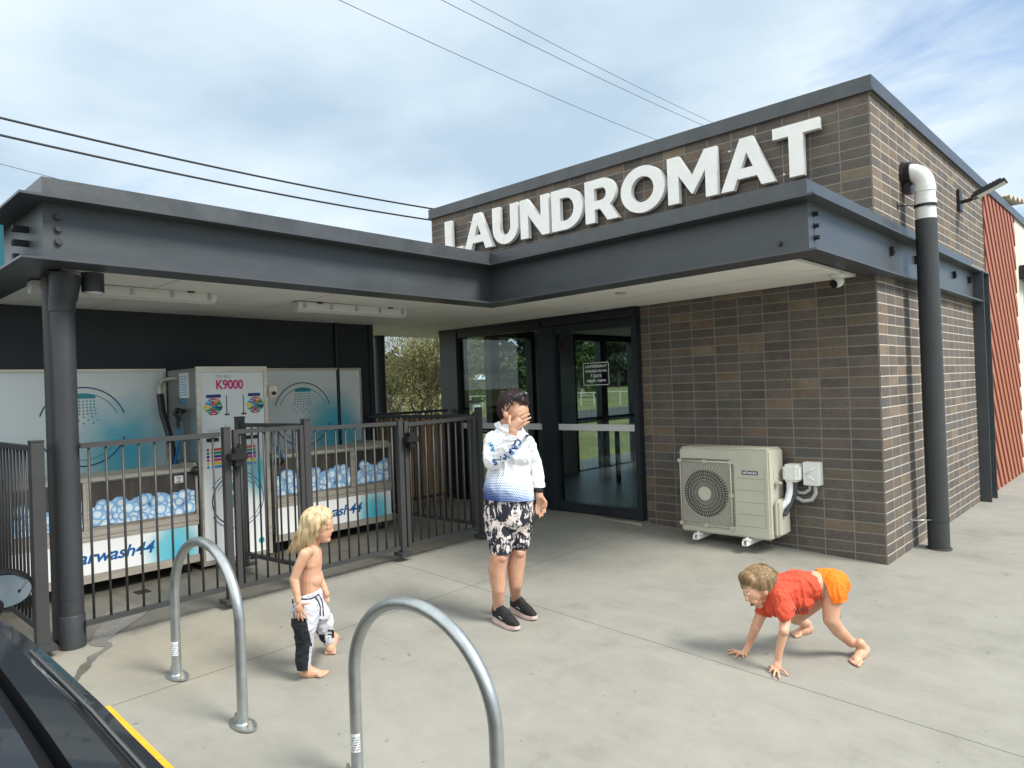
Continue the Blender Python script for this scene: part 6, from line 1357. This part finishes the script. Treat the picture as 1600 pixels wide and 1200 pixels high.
# trousers
MARL = mat("pale_marl_cloth", (.52, .52, .56), .85, var=.10, vs=40, bump=.1, bs=260); TBLK = mat("black_trouser_panel", (.012, .015, .020), .85, bump=.1, bs=260); TRW = mat("white_waistband", (.74, .74, .76), .8)
tp_ = [fg.c((481, 930, 0), (481, 948, 0), 22, 23, 1.0), fg.c((477, 952, .045), (476, 978, .06), 21, 18.5, .9), fg.c((476, 978, .06), (475.5, 1003, .06), 18.5, 13), fg.c((475.5, 1003, .06), (474, 1030, .06), 13, 11.5), fg.c((474, 1030, .06), (474, 1044, .06), 12.5, 10.2),
       fg.c((492, 950, -.04), (504, 972, -.045), 19, 16.5, .9), fg.c((504, 972, -.045), (508, 986, -.055), 16, 12.5), fg.c((508, 986, -.055), (514, 1001, -.06), 12, 9), fg.e((500, 960, -.02), 16, 16, 16)]
tr_ = blob('trousers', tp_, .0042, [MARL, TBLK, TRW], kd, 4, faded(folds(13, .008, (1, 1, 1.3), 4), fg.P(480, 1048).z, fg.P(480, 1020).z))
cut(tr_, fg.P(478, 925.5, 0), UP * 43 - RTh * 9, .16); cut(tr_, fg.P(474.5, 1045, .06), -UP, .06); cut(tr_, fg.P(514, 1005, -.06), RTh * .4 - UP, .055)
def proj(p): v = RM @ (Vector(p) - CAM); return 800 + F * v.x / v.z, 600 + F * v.y / v.z
def trm(c_, n_):
    x, y = proj(c_); dd = (c_ - CAM).dot(FW)
    near = dd < fg.D + .01
    if y < 936 and y < 934 - (x - 470) * .22: return 2
    if near and n_.dot(TC) > -.3:
        # outer side panel follows the leg from below the pocket to the cuff
        xb = 455 + 0; xr = 478 + (y - 965) * .22 if y < 1005 else (488 if y < 1010 else 484 - (y - 1010) * .08)
        if 966 < y and x < xr: return 1
        if y <= 944 and x < 458: return 1
    if not near and 968 < y < 1005 and x < 505 + (y - 968) * .10 and x > 495: return 1
    if 984 < y < 997 and x > 512 and (int((y - 984) / 3) % 2 == 0 or x > 518): return 1
    return 0
assign(tr_, trm)
CORD = mat("black_drawcord", (.01, .011, .014), .7)
bvt = BVHTree.FromPolygons([v.co for v in tr_.data.vertices], [q.vertices[:] for q in tr_.data.polygons])
def on_cloth(bv, fg, pts, r, mt, parent, name, off=.002):
    P = []
    for x, y in pts:
        h = bv.ray_cast(fg.P(x, y, .35), (fg.P(x, y, -.3) - fg.P(x, y, .35)).normalized())
        if h[0] is not None: P.append(h[0] + h[1] * off)
    if len(P) > 1: mb = MB(); mb.tube(P, r, 6); o = mb.build(name, mt, parent); o.matrix_parent_inverse = Matrix.Identity(4); return o
on_cloth(bvt, fg, [(471, 936), (480, 936.5), (488, 934.5), (494, 931.5), (498, 928)], .0032, CORD, tr_, 'drawcord')
on_cloth(bvt, fg, [(492, 932), (497, 939), (500, 948), (500.5, 958), (500.5, 970)], .0034, CORD, tr_, 'drawcord')
on_cloth(bvt, fg, [(497, 929), (502, 937), (504, 947), (505, 955), (505.5, 962)], .0034, CORD, tr_, 'drawcord')
on_cloth(bvt, fg, [(459, 940), (459, 950), (459.5, 962), (460, 966)], .002, CORD, tr_, 'pocket_seam')
# long hair
HR2 = hairmat("blond_hair", (.27, .15, .055), (.86, .70, .42))
hc = blob('hair', [fg.e((494, 813, 0), 25, 24, 21.5), fg.e((484, 825, 0), 17, 21, 21), fg.c((480, 828, .0), (474, 846, 0), 14, 9, 1.3), fg.c((489, 822, .055), (480, 845, .055), 10, 6), fg.e((500, 806, 0), 20, 22, 14)], .0045, HR2, kd, 5)
rnd = random.Random(11); Hc = fg.P(496, 815, 0); Fh, Nh = RTh, TC; paths = []
for i in range(3400):
    th = rnd.uniform(-math.pi, math.pi); th = th if abs(th) > .45 or rnd.random() < .35 else th * 3
    a_, b_, c_ = fg.r(26), fg.r(25), fg.r(24); P = []; front = abs(th) < 1.0; k_ = rnd.uniform(.98, 1.04)
    phm = 1.02 if abs(th) < .7 else (1.35 if abs(th) < 1.15 else 1.75)
    for j in range(7):
        ph = .10 + (phm - .10) * j / 6; P.append(Hc + (Fh * math.cos(th) * a_ * math.sin(ph) + Nh * math.sin(th) * b_ * math.sin(ph) + UP * c_ * math.cos(ph)) * k_)
    if abs(th) >= .9:
        ln = (.050 if abs(th) < 1.3 else .085 + .045 * min(1, (abs(th) - 1.3))) * rnd.uniform(.6, 1.12); back = .18 + .30 * rnd.random() + (.12 if rnd.random() < .2 else 0); p = P[-1]; wv = rnd.uniform(-.004, .004)
        for j in range(1, 7):
            u_ = j / 6; P.append(p - UP * ln * u_ - Fh * (ln * back * u_ ** 1.4 + .010 * math.sin(u_ * 3)) + Nh * (wv * math.sin(u_ * 4)) + Fh * (wv * math.sin(u_ * 3)))
    else:
        p = P[-1]; P.append(p - UP * .010 + Fh * .001); P.append(p - UP * .018 - Fh * .003)
    paths.append(P)
x_ = hair_strands('hair_strands', HR2, hc, paths, .0014, 4)

# ---------------------------------------------------------------- the crouching boy
fg = Fig(4.03); gp = onG(1240, 1000); by = thing('person', 'boy in red shirt and orange shorts crouching on hands and feet', 'person', loc=tuple(gp))
hN = onG(1216, 1049); hF_ = onG(1152, 1023); oN = 4.03 - depth(hN); oF = 4.03 - depth(hF_)
fnH, fnT = onG(1349, 1024), onG(1331, 1041); ofn = 4.03 - depth(fnH); ffH, ffT = onG(1266, 988), onG(1236, 995); off_ = 4.03 - depth(ffH)
head = [fg.e((1184, 912, .0), 25, 23, 25), fg.e((1177, 925, .02), 15.5, 16, 16), fg.e((1181, 936, .01), 11, 12.5, 11), fg.e((1169, 926, .035), 6, 9, 4), fg.e((1187, 945, .015), 6, 7, 5.5), fg.e((1167.5, 936.5, .045), 3.6, 3.5, 3.0), fg.c((1169, 928, .045), (1166.8, 936, .05), 2.6, 3.2), fg.e((1178, 938, .045), 6.5, 7, 7), fg.e((1196, 925, .075), 4, 3, 6.5), fg.c((1196, 932, .0), (1210, 926, .0), 12, 13)]
tors = [fg.c((1212, 925, .0), (1216, 945, .02), 20, 18), fg.c((1214, 930, .01), (1268, 915, -.02), 22, 20), fg.c((1268, 914, -.02), (1298, 911, -.03), 21, 20.5)]
arms = [fg.c((1222, 938, .10), (1227, 962, (.10 + oN) / 2 + .02), 10.5, 8.6), fg.c((1227, 962, .12), (1225, 986, (.1 + oN) / 2 + .05), 8.6, 7.2), fg.c((1225, 986, .17), (1219, 1010, oN + .0), 7.4, 6.0), fg.c((1219, 1010, oN), (1215.5, 1030, oN), 6.0, 4.8), fg.c((1215.5, 1030, oN), (1214, 1042, oN + .01), 5.2, 6.4, .6), 
        fg.c((1196, 945, -.06), (1187, 965, (-.06 + oF) / 2), 10, 8.2), fg.c((1187, 965, -.05), (1180, 982, -.03), 8.2, 7.4), fg.c((1180, 982, -.03), (1171, 1004, oF), 7.2, 5.6), fg.c((1171, 1004, oF), (1164, 1019, oF), 5.4, 4.8), fg.c((1164, 1019, oF), (1157, 1021.5, oF), 5, 4.4, .8)]
def finger(a, b, c_, r0): return [('c', a, b, r0 * 1.12, r0), ('c', b, c_, r0, r0 * .82)]
def hz_(p, z): return Vector((p.x, p.y, g(p.x, p.y) + z))
pn = fg.P(1214, 1042, oN + .01)
for (kx, ky), (tx_, ty_) in (((1211, 1044), (1202, 1052)), ((1212.5, 1046), (1209, 1059)), ((1215, 1047), (1218, 1062)), ((1218, 1045), (1231, 1057))):
    T_ = onG(tx_, ty_); a = fg.P(kx, ky, oN + .01); m_ = (a + T_) / 2 + UP * .012; arms += finger(a, m_, hz_(T_, .006), .0066)
T_ = onG(1201, 1045); arms += finger(fg.P(1211, 1038, oN), fg.P(1205, 1041, oN + .005), hz_(T_, .010), .0064)
for (kx, ky), (tx_, ty_) in (((1154, 1018), (1137, 1018.5)), ((1154, 1020), (1137.5, 1023.5)), ((1157, 1022), (1149, 1029)), ((1160, 1022), (1162, 1030))):
    T_ = onG(tx_, ty_); a = fg.P(kx, ky, oF); m_ = (a + T_) / 2 + UP * .010; arms += finger(a, m_, hz_(T_, .006), .0066)
T_ = onG(1166, 1027); arms += finger(fg.P(1163, 1020, oF), fg.P(1165, 1023, oF), hz_(T_, .006), .0066)
aN = fnH + (fnT - fnH) * .25 + UP * .085; aF = ffH + (ffT - ffH) * .12 + UP * .055
legs = [fg.c((1302, 925, .03), (1299, 948, .05), 16, 13.5), fg.c((1299, 948, .05), (1298, 968, .06), 13.5, 11.5), fg.c((1298, 968, .06), (1310, 985, (.06 + ofn) / 2), 11.5, 10.5), ('c', fg.P(1310, 985, (.06 + ofn) / 2), fg.P(1330, 1004, ofn), fg.r(10.5), fg.r(7.5), 1, RTh), ('c', fg.P(1330, 1004, ofn), aN, fg.r(7.5), fg.r(6.2), 1, RTh)]
legs += foot(fg, fnH + (fnH - fnT) * .25, fnT, .070, .05, aN, .026)
legs += [fg.c((1285, 930, -.10), (1262, 950, -.16), 15, 12.5), fg.c((1262, 950, -.16), (1243, 966, -.20), 12.5, 10.5), ('c', fg.P(1243, 966, -.20), aF, fg.r(10.2), fg.r(6.5), 1, RTh)] + foot(fg, ffH + (ffH - ffT) * .1, ffT, .066, .05, aF, .025)
bb = blob('body', head + tors + arms + legs, .0034, KS, by, 3)
eye(bb, by, fg, 1170, 929.5, .0055); 
p = snap(bb, fg.P(1169, 924.5, .3), (fg.P(1169, 924.5, -.3) - fg.P(1169, 924.5, .3)).normalized())
if p is not None: mb = MB(); mb.tube([p - RTh * .012 - UP * .002 + TC * .001, p + TC * .0015, p + RTh * .016 + UP * .001], .0022, 5); mb.build('eyebrow', mat("sandy_brow", (.18, .11, .06), .7), by)
mb = MB(); mb.ell(snap(bb, fg.P(1176, 944, .3), (fg.P(1176, 944, -.3) - fg.P(1176, 944, .3)).normalized()) or fg.P(1176, 944, .06), (.015, .004, .0075), nu=12, nv=8, M=Matrix((RTh, -TC, UP)).transposed() @ Matrix.Rotation(-.5, 3, 'Y')); mth = mb.build('mouth', mat("open_mouth", (.10, .015, .015), .6), by)
RED = mat("coral_red_cotton", (.60, .075, .035), .85, var=.07, vs=20, bump=.1, bs=260); ORG = mat("bright_orange_cloth", (.85, .19, .008), .8, var=.06, vs=16, bump=.08, bs=260); PRT = mat("dark_shirt_print", (.10, .05, .045), .8)
sh_ = [fg.c((1212, 922, .0), (1214, 944, .02), 24, 20, 1.0), fg.c((1216, 926, .01), (1246, 917, -.01), 25.5, 26, .95), fg.c((1246, 917, -.01), (1264, 916, -.015), 26.5, 25, .9), fg.c((1232, 936, .03), (1252, 940, .02), 20, 20, .8), fg.c((1221, 936, .10), (1227, 952, .145), 14, 14.5), fg.c((1227, 952, .145), (1229, 963, .165), 14, 13), fg.c((1200, 940, -.05), (1191, 961, -.06), 13, 12)]
rs_ = blob('t_shirt', sh_, .0045, [RED, PRT], by, 4, folds(11, .011, (1.6, 1.6, .8), 6))
cut(rs_, fg.P(1274, 915, -.015), RTh * 40 + UP * 8, .22); cut(rs_, fg.P(1229, 962, .155), RTh * 12 - UP * 22, .095); cut(rs_, fg.P(1192, 960, -.06), RTh * -6 - UP * 18, .08)
def rsm(c_, n_):
    x, y = proj(c_)
    return 1 if (1240 < x < 1262 and 949 < y < 958 and n_.dot(TC) > .1 and int((x - y * .4) / 2.3) % 2 == 0) else 0
assign(rs_, rsm)
ss_ = [fg.c((1286, 911, -.03), (1304, 912, -.03), 23, 22, .95), fg.c((1292, 926, .0), (1294, 932, .01), 15, 13), fg.c((1301, 912, .02), (1303, 928, .045), 19, 18.5), fg.c((1303, 926, .045), (1304, 940, .05), 17.5, 16.5), fg.c((1296, 916, -.06), (1287, 928, -.09), 16, 14)]
so_ = blob('shorts', ss_, .0045, ORG, by, 4, folds(12, .008, (1.4, 1.4, .8), 9))
cut(so_, fg.P(1279, 908, -.03), RTh * -40 - UP * 6, .16); cut(so_, fg.P(1304, 938, .05), UP * -20 + RTh * 2, .085); cut(so_, fg.P(1286, 934, -.09), UP * -18 - RTh * 5, .07)
co2 = MB()
HR3 = hairmat("sandy_hair", (.16, .095, .045), (.40, .27, .14))
hc = blob('hair', [fg.e((1186, 907, -.01), 29, 27.5, 24.5, rot=-.25), fg.e((1195, 914, -.02), 17, 24, 17), fg.e((1172, 904, .0), 16, 21, 14)], .0045, HR3, by, 6)
rnd = random.Random(21); wh = fg.P(1200, 892, -.03); paths = []
for i in range(3200):
    v = hc.data.vertices[rnd.randrange(len(hc.data.vertices))]; p = v.co.copy(); n_ = v.normal; fl = (p - wh); fl = fl - n_ * fl.dot(n_); fl = fl.normalized() + Vector((rnd.gauss(0, .12), rnd.gauss(0, .12), rnd.gauss(0, .12))); fl -= n_ * fl.dot(n_); P = [p - n_ * .001]
    up2 = .0030 if (p - wh).length < .045 else .0006
    for k_ in range(3): P.append(P[-1] + fl.normalized() * .011 + n_ * (up2 - .001 * k_))
    paths.append(P)
x_ = hair_strands('hair_strands', HR3, hc, paths, .0010, 4)
